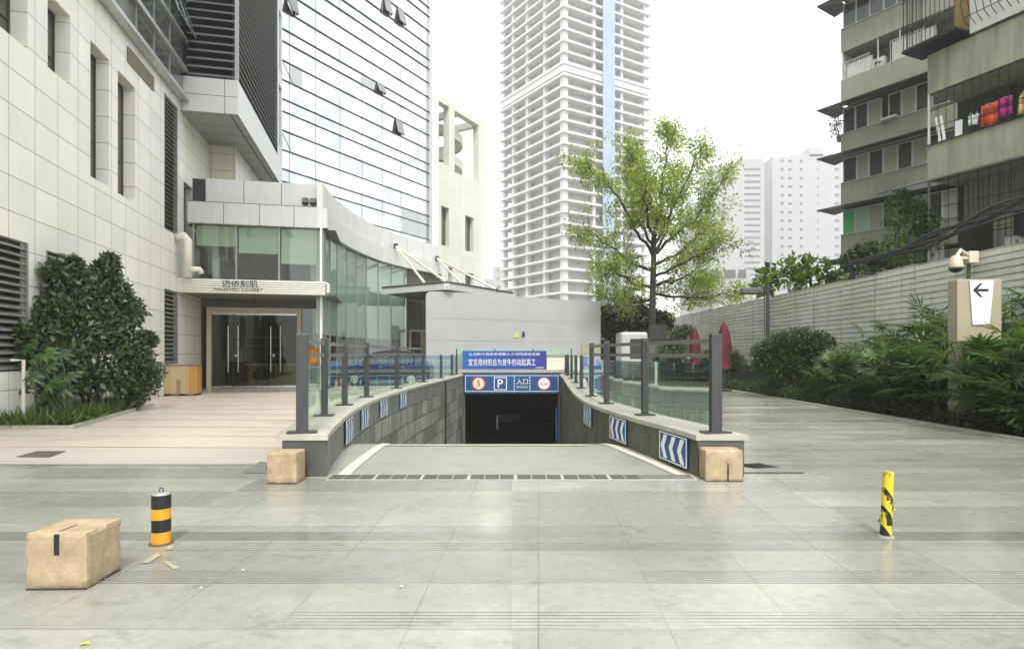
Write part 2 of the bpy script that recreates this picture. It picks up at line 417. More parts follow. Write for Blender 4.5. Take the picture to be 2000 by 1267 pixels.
YS = [7.7 + .45 * i for i in range(51)]; YS = [y for y in YS if y < 30.15] + [30.2]

g = MB()
g.quad((-600, -50, 0), (600, -50, 0), (600, 7.7, 0), (-600, 7.7, 0))
g.strip([(-600, y, 0) for y in YS], [(xl(y) - .3, y, 0) for y in YS])
g.strip([(xr(y) + .3, y, 0) for y in YS], [(600, y, 0) for y in YS])
g.quad((-600, 30.2, 0), (600, 30.2, 0), (600, 980, 0), (-600, 980, 0))
struct('ground', g, PAVE)
rp = MB(); ry = [7.7 + .25 * i for i in range(91)] + [30.6]
rp.strip([(xl(y) - .1, y, zr(y) - .004 * (y > 7.71)) for y in ry], [(xr(y) + .1, y, zr(y) - .004 * (y > 7.71)) for y in ry])
RAMPM = plain('ramp_granite', (.27, .28, .235), .45, .12, 1.5, bump=.2)
struct('ramp_road', rp, RAMPM)
lw = MB(); lw.quad((-16, 8.5, .004), (-2.6, 8.5, .004), (xl(10.4) - .3, 10.4, .004), (-16, 10.4, .004))
yy = [y for y in YS if y > 10.4]; yy = [10.4] + yy
lw.strip([(-16, y, .004) for y in yy], [(xl(y) - .3, y, .004) for y in yy])
struct('path', lw, WALK)

ed = plain('pale_edging', (.58, .55, .46), .6, .1)
ey = [7.75 + .2 * i for i in range(30)]
e = MB(); e.strip([(xl(y) + .14 + .42 * min(1, (y - 7.7) / 2.8), y, zr(y) + .006) for y in ey], [(xl(y) + .30 + .42 * min(1, (y - 7.7) / 2.8), y, zr(y) + .006) for y in ey])
struct('kerb_strip', e, ed)
e = MB(); e.strip([(xr(y) - .26, y, zr(y) + .006) for y in ey], [(xr(y) - .11, y, zr(y) + .006) for y in ey])
struct('kerb_strip', e, ed)
e = MB(); e.quad((-2.3, 10.25, -.0), (1.3, 10.25, 0.0), (1.3, 10.35, -.006), (-2.3, 10.35, -.006))
for v in e.v: v.z = zr(v.y) + .008
struct('crest_strip', e, plain('worn_yellow', (.50, .47, .25), .7, .25, 6))

def ramp_wall(side, xf, label):
    s_ = -1 if side == 'l' else 1
    r_ = thing('ramp_wall', (xf(8) + s_ * .3, 8, 0), label, 'wall')
    m = MB()
    inn = [(xf(y), y) for y in YS]; out = [(xf(y) + s_ * .56, y) for y in YS]
    m.strip([(x, y, zr(y) - .3) for x, y in inn], [(x, y, .47) for x, y in inn])
    m.strip([(x, y, -.2) for x, y in out], [(x, y, .47) for x, y in out])
    m.quad((*inn[0], -.3), (*out[0], -.3), (*out[0], .47), (*inn[0], .47))
    m.build('masonry', RWALL, r_)
    if side == 'l':
        MB().box(inn[0][0] - .57, inn[0][0] - .0, 7.66, 7.72, -.1, .468).build('end_panel', plain('dark_granite', (.075, .08, .072), .35, .2, 3), r_)
    else:
        MB().box(inn[0][0] + .0, inn[0][0] + .60, 7.66, 7.72, -.1, .468).build('end_panel', plain('dark_granite', (.075, .08, .072), .35, .2, 3), r_)
    c = MB(); lo, hi = [], []
    a_ = [(xf(y) - s_ * .03, y - (.06 if i == 0 else 0)) for i, y in enumerate(YS)]; b_ = [(xf(y) + s_ * .65, y - (.06 if i == 0 else 0)) for i, y in enumerate(YS)]
    c.strip([(x, y, .54) for x, y in a_], [(x, y, .54) for x, y in b_]); c.strip([(x, y, .472) for x, y in a_], [(x, y, .54) for x, y in a_])
    c.strip([(x, y, .472) for x, y in b_], [(x, y, .54) for x, y in b_]); c.strip([(x, y, .472) for x, y in a_], [(x, y, .472) for x, y in b_])
    c.quad((*a_[0], .472), (*b_[0], .472), (*b_[0], .54), (*a_[0], .54))
    c.build('coping', COPE, r_)
    return r_
rwl = ramp_wall('l', xl, 'curved mossy stone ramp wall lined with shiny glass rail on the left')
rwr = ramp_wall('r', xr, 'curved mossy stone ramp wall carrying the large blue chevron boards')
# drop pipe in the left wall
y0 = 24.2; MB().box(xl(y0) - .02, xl(y0) + .05, y0 - .06, y0 + .06, -3.2, .46).build('drain_pipe', BLACK, rwl)

def railing(side, xf, ys_tall, ys_short, label):
    s_ = -1 if side == 'l' else 1
    off = .34 if side == 'l' else .32
    P = lambda y: Vector((xf(y) + s_ * off, y, .54))
    r_ = thing('glass_railing', P(ys_tall[0]), label, 'railing')
    tops = []
    for i, y in enumerate(ys_tall + ys_short):
        tall = y in ys_tall
        p = P(y); dy = Vector((xf(y + .1) - xf(y - .1) if y > 7.9 else xf(y + .2) - xf(y), .2, 0)).normalized(); q = Vector((dy.y, -dy.x, 0))
        fr = Fr(p, dy, q)
        h = 1.32 if tall else 1.0
        w = .075 if i == 0 else .055
        MB(fr).box(-.045, .045, -w, w, 0, h).build('post', STEEL, r_, bevel=.006)
        MB(fr).box(-.09, .09, -.19 if i == 0 else -.16, .19 if i == 0 else .16, .001, .025).build('base_plate', STEEL, r_)
        tops.append((y, tall))
    yl = ys_tall + ys_short
    for i in range(len(yl) - 1):
        a_, b_ = yl[i], yl[i + 1]; n = 4
        seg = [P(a_ + (b_ - a_) * k / n) for k in range(n + 1)]
        seg[0] = seg[0] + (seg[1] - seg[0]).normalized() * .08; seg[-1] = seg[-1] - (seg[-1] - seg[-2]).normalized() * .08
        tall = a_ in ys_tall and b_ in ys_tall
        gm = MB(); zt = .92 if tall else .98
        nrm = (seg[-1] - seg[0]).cross(Vector((0, 0, 1))).normalized() * .006
        for sg in (1, -1): gm.strip([tuple(p + nrm * sg + Vector((0, 0, .06))) for p in seg], [tuple(p + nrm * sg + Vector((0, 0, zt))) for p in seg])
        gm.build('glass_panel', GLASS, r_)
        em = MB(); em.strip([tuple(p + nrm + Vector((0, 0, zt))) for p in seg], [tuple(p - nrm + Vector((0, 0, zt))) for p in seg])
        em.build('glass_edge', plain('glass_edge', (.35, .55, .47), .2, .05), r_)
        if tall:
            for z0, z1 in ((1.20, 1.26), (1.0, 1.06)):
                rm = MB(); nn = nrm.normalized() * .022
                A = [[tuple(p + nn * sx + Vector((0, 0, zz))) for p in seg] for sx, zz in ((1, z0), (1, z1), (-1, z1), (-1, z0))]
                for q in range(4): rm.strip(A[q], A[(q + 1) % 4])
                rm.build('rail', plain('rail_steel', (.20, .205, .19), .38, .08, metal=.4), r_)
    return r_
railing('l', xl, [7.85, 10.0, 12.05, 14.3, 17.8, 21.7], [25.2, 28.2, 30.0], 'glass railing with long grey posts on the left ramp wall, nearer the shop entrance')
railing('r', xr, [7.85, 10.1, 12.4, 14.5], [17.8, 21.2, 24.8, 28.2, 30.0], 'glass railing with dark posts on the right ramp wall, nearer the palm bed')

# chevron boards on the wall faces
def chevron(y, xf, s_, w, label, blue_only=False):
    x0, x1 = xf(y - w / 2), xf(y + w / 2)
    U = Vector((x1 - x0, w, 0)).normalized(); N = Vector((U.y, -U.x, 0)) * (-s_)   # towards the ramp
    base = Vector(((x0 + x1) / 2, y, .255)) + N * .02
    fr = Fr(base, U, N)
    o = thing('chevron_sign', base, label, 'road sign', 'blue and white chevron boards on the ramp walls')
    m = MB(fr); m.box(-w / 2, w / 2, 0, .02, -.2, .2); m.build('board', BLUE, o)
    f = MB(fr); t_ = .014
    for b in ((-w / 2, w / 2, -.2, -.2 + t_), (-w / 2, w / 2, .2 - t_, .2), (-w / 2, -w / 2 + t_ * 1.6, -.2 + t_, .2 - t_), (w / 2 - t_ * 1.6, w / 2, -.2 + t_, .2 - t_)):
        f.box(b[0], b[1], .0205, .023, b[2], b[3])
    f.build('border', SIGNW, o)
    for k in range(3):
        c = MB(fr); cx = (-.27 + .26 * k) * w / .85 * s_ * -1; d = .10 * w / .85; sw = .115 * w / .85
        dirn = 1.0                                      # chevrons point along the ramp
        pts = [(cx - sw / 2 - d / 2, .17), (cx + sw / 2 - d / 2, .17), (cx + sw / 2 + d / 2, 0), (cx + sw / 2 - d / 2, -.17), (cx - sw / 2 - d / 2, -.17), (cx - sw / 2 + d / 2, 0)]
        c.add([(a_, .0215, z) for a_, z in pts], [(0, 1, 2, 5), (5, 2, 3, 4)])
        c.build('chevron', SIGNW, o)
for y, lb in ((8.33, 'large blue chevron board on the right ramp wall, beside the concrete cube'), (10.45, 'blue chevron board on the right ramp wall, middle one of the three there'), (12.7, 'narrow looking blue chevron board deepest along the right ramp wall')):
    chevron(y, xr, 1, .86, lb)
for y, lb in ((10.35, 'blue chevron board on the left ramp wall, closest to the pier end'), (12.3, 'second chevron board along the left ramp wall from the pier end'), (14.5, 'third chevron board along the left ramp wall from the pier end'), (17.0, 'deepest chevron board along the left ramp wall, towards the garage portal')):
    chevron(y, xl, -1, .86, lb)

# garage portal at the foot of the ramp
po = thing('garage_portal', (0, 30.4, -3.3), 'dark garage portal at the foot of the ramp under the blue parking sign', 'garage entrance')
m = MB(); x0, x1 = xl(30.2) - .2, xr(30.2) + .2
m.box(x0 - .6, x1 + .6, 30.45, 30.95, -.42, .47)                         # lintel
m.box(x0 - .6, xl(30.2) + .05, 30.25, 30.95, -3.6, -.42); m.box(xr(30.2) - .05, x1 + .6, 30.25, 30.95, -3.6, -.42)
m.build('lintel', plain('portal_concrete', (.10, .10, .095), .7), po)
m = MB(); m.box(x0 - .6, x1 + .6, 30.2, 31.0, .472, .74); m.build('parapet', COPE, po)
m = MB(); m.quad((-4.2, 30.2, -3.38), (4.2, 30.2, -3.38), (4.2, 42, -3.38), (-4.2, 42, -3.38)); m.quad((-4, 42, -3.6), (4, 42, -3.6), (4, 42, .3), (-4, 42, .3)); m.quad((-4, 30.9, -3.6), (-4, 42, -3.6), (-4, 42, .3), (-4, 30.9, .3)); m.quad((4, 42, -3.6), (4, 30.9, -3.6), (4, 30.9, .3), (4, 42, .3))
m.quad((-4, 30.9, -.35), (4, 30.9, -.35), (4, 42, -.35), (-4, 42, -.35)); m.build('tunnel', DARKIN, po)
MB().box(-.9, .55, 38, 38.06, -2.8, -2.35).build('hanging_board', plain('dark_teal', (.02, .06, .065), .5), po)
MB().box(-.92, -.84, 35, 35.08, -2.9, -2.1).build('marker_post', WHITE, po)
MB().box(2.25, 2.30, 30.22, 30.25, -2.9, -1.2).build('edge_strip', plain('blue_strip', (.06, .2, .55), .4), po)

# blue parking sign
ps = thing('parking_sign', (0, 30.1, -.4), 'long blue parking entrance sign over the dark garage opening', 'sign')
sy = 30.1; x0s, x1s = at(906, 700, sy).x, at(1093, 700, sy).x; zt, zb = at(0, 730, sy).z, at(0, 767, sy).z
MB().box(x0s - .1, x1s + .1, sy - .02, sy + .3, zb - .06, zt + .06).build('housing', BLACK, ps)
MB().box(x0s, x1s, sy - .05, sy - .021, zb, zt).build('panel', plain('parking_blue', (.008, .07, .20), .35, .05), ps)
m = MB(); b = .025; i0 = .07
for q in ((x0s + i0, x1s - i0, zb + i0, zb + i0 + b), (x0s + i0, x1s - i0, zt - i0 - b, zt - i0), (x0s + i0, x0s + i0 + b, zb + i0 + b, zt - i0 - b), (x1s - i0 - b, x1s - i0, zb + i0 + b, zt - i0 - b)):
    m.box(q[0], q[1], sy - .054, sy - .0505, q[2], q[3])
m.build('border', SIGNW, ps)
zc = (zt + zb) / 2; X = lambda zx: x0s + (zx - 165) / (1850 - 165) * (x1s - x0s)
RED = plain('sign_red', (.45, .02, .03), .4); CREAM = plain('sign_cream', (.78, .62, .46), .5)
def disc(cx, r0, r1, y, mat, name):
    mm = MB(); n = 32
    A = [(cx + r0 * math.cos(2 * math.pi * k / n), y, zc + r0 * math.sin(2 * math.pi * k / n)) for k in range(n + 1)]
    B = [(cx + r1 * math.cos(2 * math.pi * k / n), y, zc + r1 * math.sin(2 * math.pi * k / n)) for k in range(n + 1)]
    mm.strip(A, B); return mm.build(name, mat, ps)
for cx, tx in ((X(425), '5'), (X(1575), '2.2m')):
    disc(cx, .0, .30, sy - .056, CREAM if tx == '5' else SIGNW, 'disc'); disc(cx, .29, .355, sy - .06, RED, 'ring')
    text('number', tx, .42 if tx == '5' else .2, BLACK, ps, (cx, sy - .062, zc), (1, 0, 0))
m = MB(); cx = X(808); h = .33
for q in ((-h, h, -h, -h + .035), (-h, h, h - .035, h), (-h, -h + .035, -h + .035, h - .035), (h - .035, h, -h + .035, h - .035)): m.box(cx + q[0], cx + q[1], sy - .056, sy - .0505, zc + q[2], zc + q[3])
m.build('letter_frame', SIGNW, ps)
text('letter', 'P', .62, SIGNW, ps, (cx, sy - .056, zc), (1, 0, 0), ext=.012)
cx = X(1190)
text('lettering', '入口', .32, SIGNW, ps, (cx, sy - .056, zc + .10), (1, 0, 0), ext=.006)
text('lettering', 'ENTRANCE', .15, SIGNW, ps, (cx, sy - .056, zc - .18), (1, 0, 0), ext=.006, width=.56)
m = MB()
for xx in (X(1052), X(1326)):
    for k in range(5): m.box(xx - .022, xx + .022, sy - .056, sy - .0505, zc + .30 - k * .145 - .05, zc + .30 - k * .145 + .03)
m.build('dotted_lines', SIGNW, ps)

# end railing above the portal with the banner hung on it
er = thing('glass_balustrade', (0, 30.8, .74), 'glass balustrade over the garage portal behind the blue banner', 'railing')
for xx in (-2.9, -.9, 1.1, 3.1): MB().box(xx - .03, xx + .03, 30.75, 30.83, .741, 1.84).build('post', STEEL, er)
for a_, b_ in ((-2.86, -.94), (-.86, 1.06), (1.14, 3.06)): MB().box(a_, b_, 30.78, 30.8, .8, 1.86).build('glass_panel', GLASS, er)
bn = thing('banner', (0, 30.68, .8), 'blue cloth banner with two rows of white characters above the parking sign', 'banner')
by = 30.66; bx0, bx1 = at(903, 0, by).x, at(1067, 0, by).x; bz1, bz0 = at(0, 685, by).z, at(0, 721, by).z
tb = NT('banner_blue'); gz = tb.sep(tb.pos())[0]
BAN = tb.set(tb.ramp(tb.math('MULTIPLY_ADD', gz, .2, .5), [(0, (.02, .10, .36)), (.6, (.03, .06, .30)), (1, (.05, .03, .22))]), .55, 0, .4)
m = MB(); nx = 40
wv = lambda k, z: .012 * math.sin(k * .9) + .01 * math.sin(k * .37 + z * 5)
rows = [[(bx0 + (bx1 - bx0) * k / nx, by + wv(k, z), z) for k in range(nx + 1)] for z in (bz0, (bz0 + bz1) / 2, bz1)]
m.strip(rows[0], rows[1]); m.strip(rows[1], rows[2]); o = m.build('cloth', BAN, bn)
sm = o.modifiers.new('thickness', 'SOLIDIFY'); sm.thickness = .006
text('lettering', '宜言用材的总为发牛的动起真工', .34, SIGNW, bn, ((bx0 + bx1) / 2 - .12, by - .03, bz0 + .37), (1, 0, 0), width=3.5, squash=1.15)
text('lettering', '让创新引领未来凝聚人才共同成就发展', .2, SIGNW, bn, ((bx0 + bx1) / 2, by - .03, bz1 - .17), (1, 0, 0), width=3.7, squash=.8)
text('lettering', '公司宣传部', .1, SIGNW, bn, (bx1 - .35, by - .03, bz0 + .09), (1, 0, 0), width=.42)
cb = thing('notice_box', (at(1086, 0, 30.6).x, 30.6, .74), 'cream notice box at the right end of the blue banner', 'notice board')
cx0, cx1 = at(1068, 0, 30.6).x, at(1104, 0, 30.6).x
MB().box(cx0, cx1, 30.5, 30.72, .742, at(0, 697, 30.6).z).build('box', plain('cream_paint', (.72, .69, .58), .5), cb, bevel=.02)
MB().box(cx0 - .02, cx1 + .02, 30.48, 30.74, at(0, 697, 30.6).z + .002, at(0, 693, 30.6).z).build('lid', plain('olive_trim', (.3, .29, .2), .5), cb)

# grey hoarding behind the ramp head
hb = thing('hoarding', (0, 33.5, 0), 'tall pale grey sheet hoarding with a rounded corner behind the ramp', 'hoarding')
HM = plain('hoarding_grey', (.42, .425, .42), .5, .05, .7, streak=.06)
hf = Fr((-4.52, 31.0), (10.1, 6.1), (6.1, -10.1)); Lh = 11.8
m = MB(hf); rc = .3; ht = lambda a_: 4.88 + .04 * math.sin(a_ * .5)
pts = [(rc - rc * math.cos(t_), 4.88 - rc + rc * math.sin(t_)) for t_ in [i * math.pi / 16 for i in range(9)]] + [(a_, ht(a_)) for a_ in (2, 4, 6, 8, 10, Lh)]
m.add([(a_, 0, 0) for a_, z in pts] + [(a_, 0, z) for a_, z in pts] + [(a_, -.08, 0) for a_, z in pts] + [(a_, -.08, z) for a_, z in pts],
      [(i, i + 1, len(pts) + i + 1, len(pts) + i) for i in range(len(pts) - 1)] + [(2 * len(pts) + i, 3 * len(pts) + i, 3 * len(pts) + i + 1, 2 * len(pts) + i + 1) for i in range(len(pts) - 1)]
      + [(len(pts) + i, len(pts) + i + 1, 3 * len(pts) + i + 1, 3 * len(pts) + i) for i in range(len(pts) - 1)] + [(0, len(pts), 3 * len(pts), 2 * len(pts))])
m.build('sheet', HM, hb)
for z in (1.1, 2.3, 3.5): MB(hf).box(.05, Lh, .001, .012, z, z + .025).build('seam_rib', HM, hb)
MB(hf).box(5.4, 5.75, .013, .03, 2.5, 2.75).build('notice', plain('faded_yellow', (.6, .55, .2), .6), hb)
MB(hf).box(5.95, 6.12, .013, .03, 2.55, 2.85).build('hinge_plate', STEEL, hb)

# drain channel across the head of the ramp
dc = thing('drain_channel', (0, 7.6, 0), 'long line of dark slot drain covers across the ramp head', 'drain')
dgm = plain('drain_cover', (.07, .072, .06), .5, .2)
MB().box(-2.36, 2.36, 7.46, 7.74, -.002, .006).build('frame', plain('drain_frame', (.40, .39, .32), .6), dc)
xx = -2.34; k = 0
while xx < 1.62:
    w = .175; MB().box(xx, xx + w, 7.475, 7.725, .007, .012).build('cover', dgm, dc); k += 1; xx += w + (.045 if k % 3 == 0 else .016)
m = MB(); 
while xx < 2.3: m.box(xx, xx + .022, 7.475, 7.725, .007, .012); xx += .045
m.build('slotted_grate', dgm, dc)

# concrete blocks
def cblock(fl, w, d, h, label, slot=None, seed=0, rot=0):
    o = thing('concrete_block', fl, label, 'concrete block', 'tan concrete blocks on the plaza')
    fr = Fr(fl, (math.cos(rot), math.sin(rot)), (-math.sin(rot), math.cos(rot)))
    bm_n = 14; rs = random.Random(seed); m = MB(fr)
    # six gridded faces with chipped, uneven edges
    def pt(i, j, k):
        x, y, z = i / bm_n * w, j / bm_n * d, k / bm_n * h
        on = sum(q in (0, bm_n) for q in (i, j, k))
        nn = mnoise.noise(Vector((x * 9 + seed, y * 9, z * 9))); n2 = mnoise.noise(Vector((x * 22 + seed, y * 22, z * 22)))
        s_ = .006 + (max(0, nn) * .016 + max(0, n2) * .012 if on >= 2 else 0) if on >= 2 else .0015 * n2
        c = Vector((w / 2, d / 2, h / 2)); p = Vector((x, y, z)); v = (c - p)
        if on >= 2:
            v = Vector((v.x if i in (0, bm_n) else 0, v.y if j in (0, bm_n) else 0, v.z if k in (0, bm_n) else 0))
        p2 = p + v.normalized() * s_
        if k == 0: p2.z = 0
        return tuple(p2)
    for ax in range(3):
        for e_ in (0, bm_n):
            base = len(m.v); idx = lambda a_, b_: (e_, a_, b_) if ax == 0 else ((a_, e_, b_) if ax == 1 else (a_, b_, e_))
            vs = [pt(*idx(a_, b_)) for a_ in range(bm_n + 1) for b_ in range(bm_n + 1)]
            fs = [(a_ * (bm_n + 1) + b_, (a_ + 1) * (bm_n + 1) + b_, (a_ + 1) * (bm_n + 1) + b_ + 1, a_ * (bm_n + 1) + b_ + 1) for a_ in range(bm_n) for b_ in range(bm_n)]
            m.add(vs, fs)
    m.build('body', CONC, o)
    MB(fr).box(.004, w - .004, -.002, d - .004, .001, .011).build('base_shade_strip', plain('shade_black', (.03, .026, .02), .9), o)  # black strip standing in for the contact shade at the block foot
    if slot: 
        x0, x1, z0, z1 = slot; MB(fr).box(x0, x1, -.003, .02, z0, z1).build('slot', BLACK, o)
    return o
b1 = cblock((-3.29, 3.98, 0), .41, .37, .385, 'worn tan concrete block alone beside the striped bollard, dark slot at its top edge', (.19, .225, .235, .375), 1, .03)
MB(Fr((-3.29, 3.98, 0), (1, .03), (-.03, 1))).box(.20, .208, .03, .2, .3855, .387).build('crack', BLACK, b1)
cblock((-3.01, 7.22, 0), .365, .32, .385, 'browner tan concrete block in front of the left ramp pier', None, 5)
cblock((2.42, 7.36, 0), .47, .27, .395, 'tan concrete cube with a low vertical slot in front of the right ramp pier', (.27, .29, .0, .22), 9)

# bollards
bl = thing('bollard', (at(315, 0, 4.97).x, 4.97, 0), 'short fat bollard with black and orange bands and a lifting ring', 'bollard')
bx, by_ = bl.location.x, 4.97
YEL = plain('bollard_orange', (.75, .33, .02), .45, .12, 8, streak=.25)
zz = 0
for k, (h, mm) in enumerate(((.105, YEL), (.105, BLACK), (.09, YEL), (.11, BLACK))):
    MB().lathe((bx, by_, zz), [(.0735 + .0004 * k, 0), (.0735 + .0004 * k, h)], 28).build('band', mm, bl, smooth=False); zz += h
MB().lathe((bx, by_, zz), [(.0735, 0), (.07, .012), (.03, .024), (.0, .026)], 24).build('cap', plain('galvanised', (.42, .43, .42), .4, metal=.6), bl, smooth=True)
MB().tube([(bx + .018 * math.cos(t_), by_, zz + .038 + .018 * math.sin(t_)) for t_ in [i * math.pi / 8 for i in range(17)]], .005, 6).build('ring', STEEL, bl)
MB().lathe((bx, by_, 0), [(.095, 0), (.095, .008), (.085, .012)], 24).build('base_flange', plain('rusty_base', (.09, .07, .045), .8), bl)
tp = thing('taped_post', (at(1730, 0, 5.15).x, 5.15, 0), 'slim leaning post wrapped in torn yellow and black tape', 'bollard')
t = NT('torn_hazard_tape'); p = t.pos(); x, y, z = t.sep(p)
dg = t.math('FRACT', t.math('MULTIPLY', t.math('ADD', t.math('MULTIPLY', z, 1.0), t.math('MULTIPLY', x, 1.6)), 5.5))
nn = t.noise(t.mul(p, (1, 1, .6)), 22, 4, .8)
f = t.math('GREATER_THAN', t.math('ADD', t.math('MULTIPLY', nn, 1.5), t.math('MULTIPLY_ADD', dg, .45, t.math('MULTIPLY', z, -.62))), .86)
TAPE = t.set(t.mix(f, (.58, .46, .02), (.012, .012, .01)), .5, 0, .4)
px, py = tp.location.x, 5.15
MB().tube([(px, py, 0.02), (px + .012, py, .28), (px + .03, py + .01, .565)], [.046, .045, .043], 14).build('tube', TAPE, tp)
MB().lathe((px, py, 0), [(.07, 0), (.065, .01), (.05, .016)], 18).build('base', plain('cement_base', (.22, .22, .18), .8), tp)
m = MB()
for k in range(7):
    an = k * .9; zz = .05 + k * .035
    m.add([(px + .047 * math.cos(an), py + .047 * math.sin(an), zz), (px + .047 * math.cos(an + .5), py + .047 * math.sin(an + .5), zz + .03), (px + .075 * math.cos(an + .3), py + .075 * math.sin(an + .3), zz - .02)], [(0, 1, 2)])
m.build('torn_tape_end', TAPE, tp)

# small things on the paving
t = NT('yellow_road_paint'); p = t.pos()
pm = t.set(t.mix(t.ramp(t.noise(p, 16, 5, .8), [(.42, 0), (.66, .75)]), (.29, .295, .25), (.44, .38, .13)), .7)
ym = MB()
def patch(pts): ym.add([(at(a_, b_, F * 1.6 / (b_ - 690)).x, F * 1.6 / (b_ - 690), .006) for a_, b_ in pts], [tuple(range(len(pts)))])
patch([(275, 1100), (291, 1100), (318, 1082), (305, 1081)]); patch([(318, 1096), (330, 1097), (352, 1110), (338, 1112)]); patch([(322, 1074), (336, 1073), (341, 1066), (330, 1066)])
struct('road_marking', ym, pm)
for px_, py_, c, lb, nm in ((392, 1150, SIGNW, 'white paper scrap on the paving in front of the ramp, bigger crumpled one', 'paper_scrap'), (474, 1115, SIGNW, 'tiny white paper scrap to the right of the striped bollard', 'paper_scrap'), (784, 1147, SIGNW, 'white paper scrap lying on the paving before the grooved slabs', 'paper_scrap'), (166, 1259, plain('fallen_leaf', (.5, .55, .05), .6), 'yellow green fallen leaf near the bottom of the picture', 'fallen_leaf')):
    d = F * 1.6 / (py_ - 690); c_ = Vector((at(px_, 0, d).x, d, .006)); s_ = .014 if nm == 'paper_scrap' else .03
    o = MB().add([(c_.x - s_, c_.y - .01, .006), (c_.x, c_.y - s_ * .5, .014), (c_.x + s_, c_.y, .007), (c_.x + .3 * s_, c_.y + s_ * .5, .016), (c_.x - s_ * .7, c_.y + s_ * .4, .01)], [(0, 1, 2, 3, 4)]).build(nm, c, origin=c_)
    tag(o, lb, 'litter')
def plate(name, pts, mat, label, cat, h=.01):
    P_ = [(at(a_, 0, F * 1.6 / (b_ - 690)).x, F * 1.6 / (b_ - 690)) for a_, b_ in pts]
    c_ = (sum(p[0] for p in P_) / len(P_), sum(p[1] for p in P_) / len(P_), 0)
    return tag(MB().prism(P_, .005, .005 + h).build(name, mat, origin=c_), label, cat)
plate('metal_plate', [(474, 924), (520, 924), (520, 903), (506, 903)], plain('plate_grey', (.17, .175, .155), .5), 'flat grey metal plate on the ground behind the left concrete block', 'metal plate')
plate('manhole_cover', [(32, 893), (96, 894), (128, 882), (72, 882)], plain('manhole_brown', (.10, .085, .06), .6, .3, 8), 'dark rectangular manhole cover set in the beige paving', 'manhole cover')
dr = thing('scrap_grating', (3.3, 8.4, 0), 'broken black grating lying beside the right ramp pier', 'grating')
for k in range(7): MB().slab((3.16 + k * .06, 8.45, .012 + .004 * k), (3.18 + k * .06, 8.45, .012), (3.42 + k * .055, 8.2 + .01 * k, .012), (3.40 + k * .055, 8.2 + .01 * k, .012), .012).build('bar', BLACK, dr)
MB().box(3.1, 3.9, 7.86, 7.885, .005, .012).build('edge_bar', BLACK, dr)
# ------------------------------------------------------------------ stone clad office building on the left
UL, VL = (-.2124, .9772), (.9772, .2124)
LB = Fr((-11.0, 12.65, 0), UL, VL)
lY = lambda px: -8.25 / ((px - 1000) / F + .2174)
lu = lambda px: (lY(px) - 12.65) / .9772
lz = lambda px, py: CAMZ + (690 - py) * lY(px) / F
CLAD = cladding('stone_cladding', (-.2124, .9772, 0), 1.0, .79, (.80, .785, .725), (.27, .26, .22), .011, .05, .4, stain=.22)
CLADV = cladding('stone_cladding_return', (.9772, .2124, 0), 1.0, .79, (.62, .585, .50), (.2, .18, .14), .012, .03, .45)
PANEL = cladding('silver_panel', (-.2124, .9772, 0), 1.6, 1.4, (.56, .565, .56), (.18, .18, .18), .012, .02, .35, stain=.08)
PANELV = cladding('silver_panel_front', (.9772, .2124, 0), 1.6, 1.35, (.52, .525, .52), (.10, .10, .10), .016, .02, .35, stain=.08)
DGLASS = mirror('dark_window_glass', (.06, .07, .065), .06, 0.0)
GBAND = mirror('grey_spandrel_glass', (.16, .175, .165), .12, .55, .06)
LOUV = plain('louvre_grey', (.30, .305, .295), .45, .08, metal=.3)
ob = thing('office_building', (-11.6, 16, 0), 'pale stone clad office building with louvre vents and slim recessed windows', 'building')
uC = lu(348)
wins = [(lu(54) - 1.3, lu(54), 8.62, 10.45, .4), (lu(93), lu(137), 8.62, 10.45, .4), (lu(176.5), lu(213), 6.58, 10.4, .4), (lu(230), lu(264), 6.57, 10.38, .4), (lu(226), lu(263), 1.8, 3.74, .3)]
louv = [(lu(53) - 1.9, lu(53), 1.2, 4.15), (lu(91), lu(132), 1.2, 4.12), (lu(321), lu(346), 6.3, 11.4), (lu(321), lu(346), 1.2, 4.05)]
m = MB(LB); m.wall(-16, uC + .25, 0, 11.8, wins + [(*l, .16) for l in louv]); m.build('wall', CLAD, ob)
m = MB(LB); m.box(-16, 40, -14, -.55, 0, 34); m.build('core', plain('grey_core', (.3, .3, .29), .7), ob)
for i, (a0, a1, z0, z1, d) in enumerate(wins):
    fm = MB(LB); v0, v1 = -d + .0, -d + .05
    for q in ((a0, a0 + .05, z0, z1), (a1 - .05, a1, z0, z1), (a0 + .05, a1 - .05, z0, z0 + .05), (a0 + .05, a1 - .05, z1 - .05, z1), (a0 + .05, a1 - .05, z0 + (z1 - z0) * .33, z0 + (z1 - z0) * .33 + .04)): fm.box(q[0], q[1], v0, v1, q[2], q[3])
    w = fm.build('window', plain('bronze_frame', (.07, .06, .05), .5), ob)
    MB(LB).quad((a0, -d + .02, z0), (a1, -d + .02, z0), (a1, -d + .02, z1), (a0, -d + .02, z1)).build('pane', DGLASS, w)
for a0, a1, z0, z1 in louv:
    lm = MB(LB); z = z0 + .04
    while z < z1 - .06: lm.slab((a0, -.13, z + .085), (a1, -.13, z + .085), (a1, .0, z), (a0, .0, z), .02); z += .17
    l = lm.build('louvre', LOUV, ob)
    MB(LB).quad((a0, -.15, z0), (a1, -.15, z0), (a1, -.15, z1), (a0, -.15, z1)).build('louvre_back', BLACK, l)
    fm = MB(LB)
    for q in ((a0 - .03, a0 + .02, z0, z1), (a1 - .02, a1 + .03, z0, z1)): fm.box(q[0], q[1], -.05, .012, q[2], q[3])
    fm.build('louvre_frame', LOUV, l)
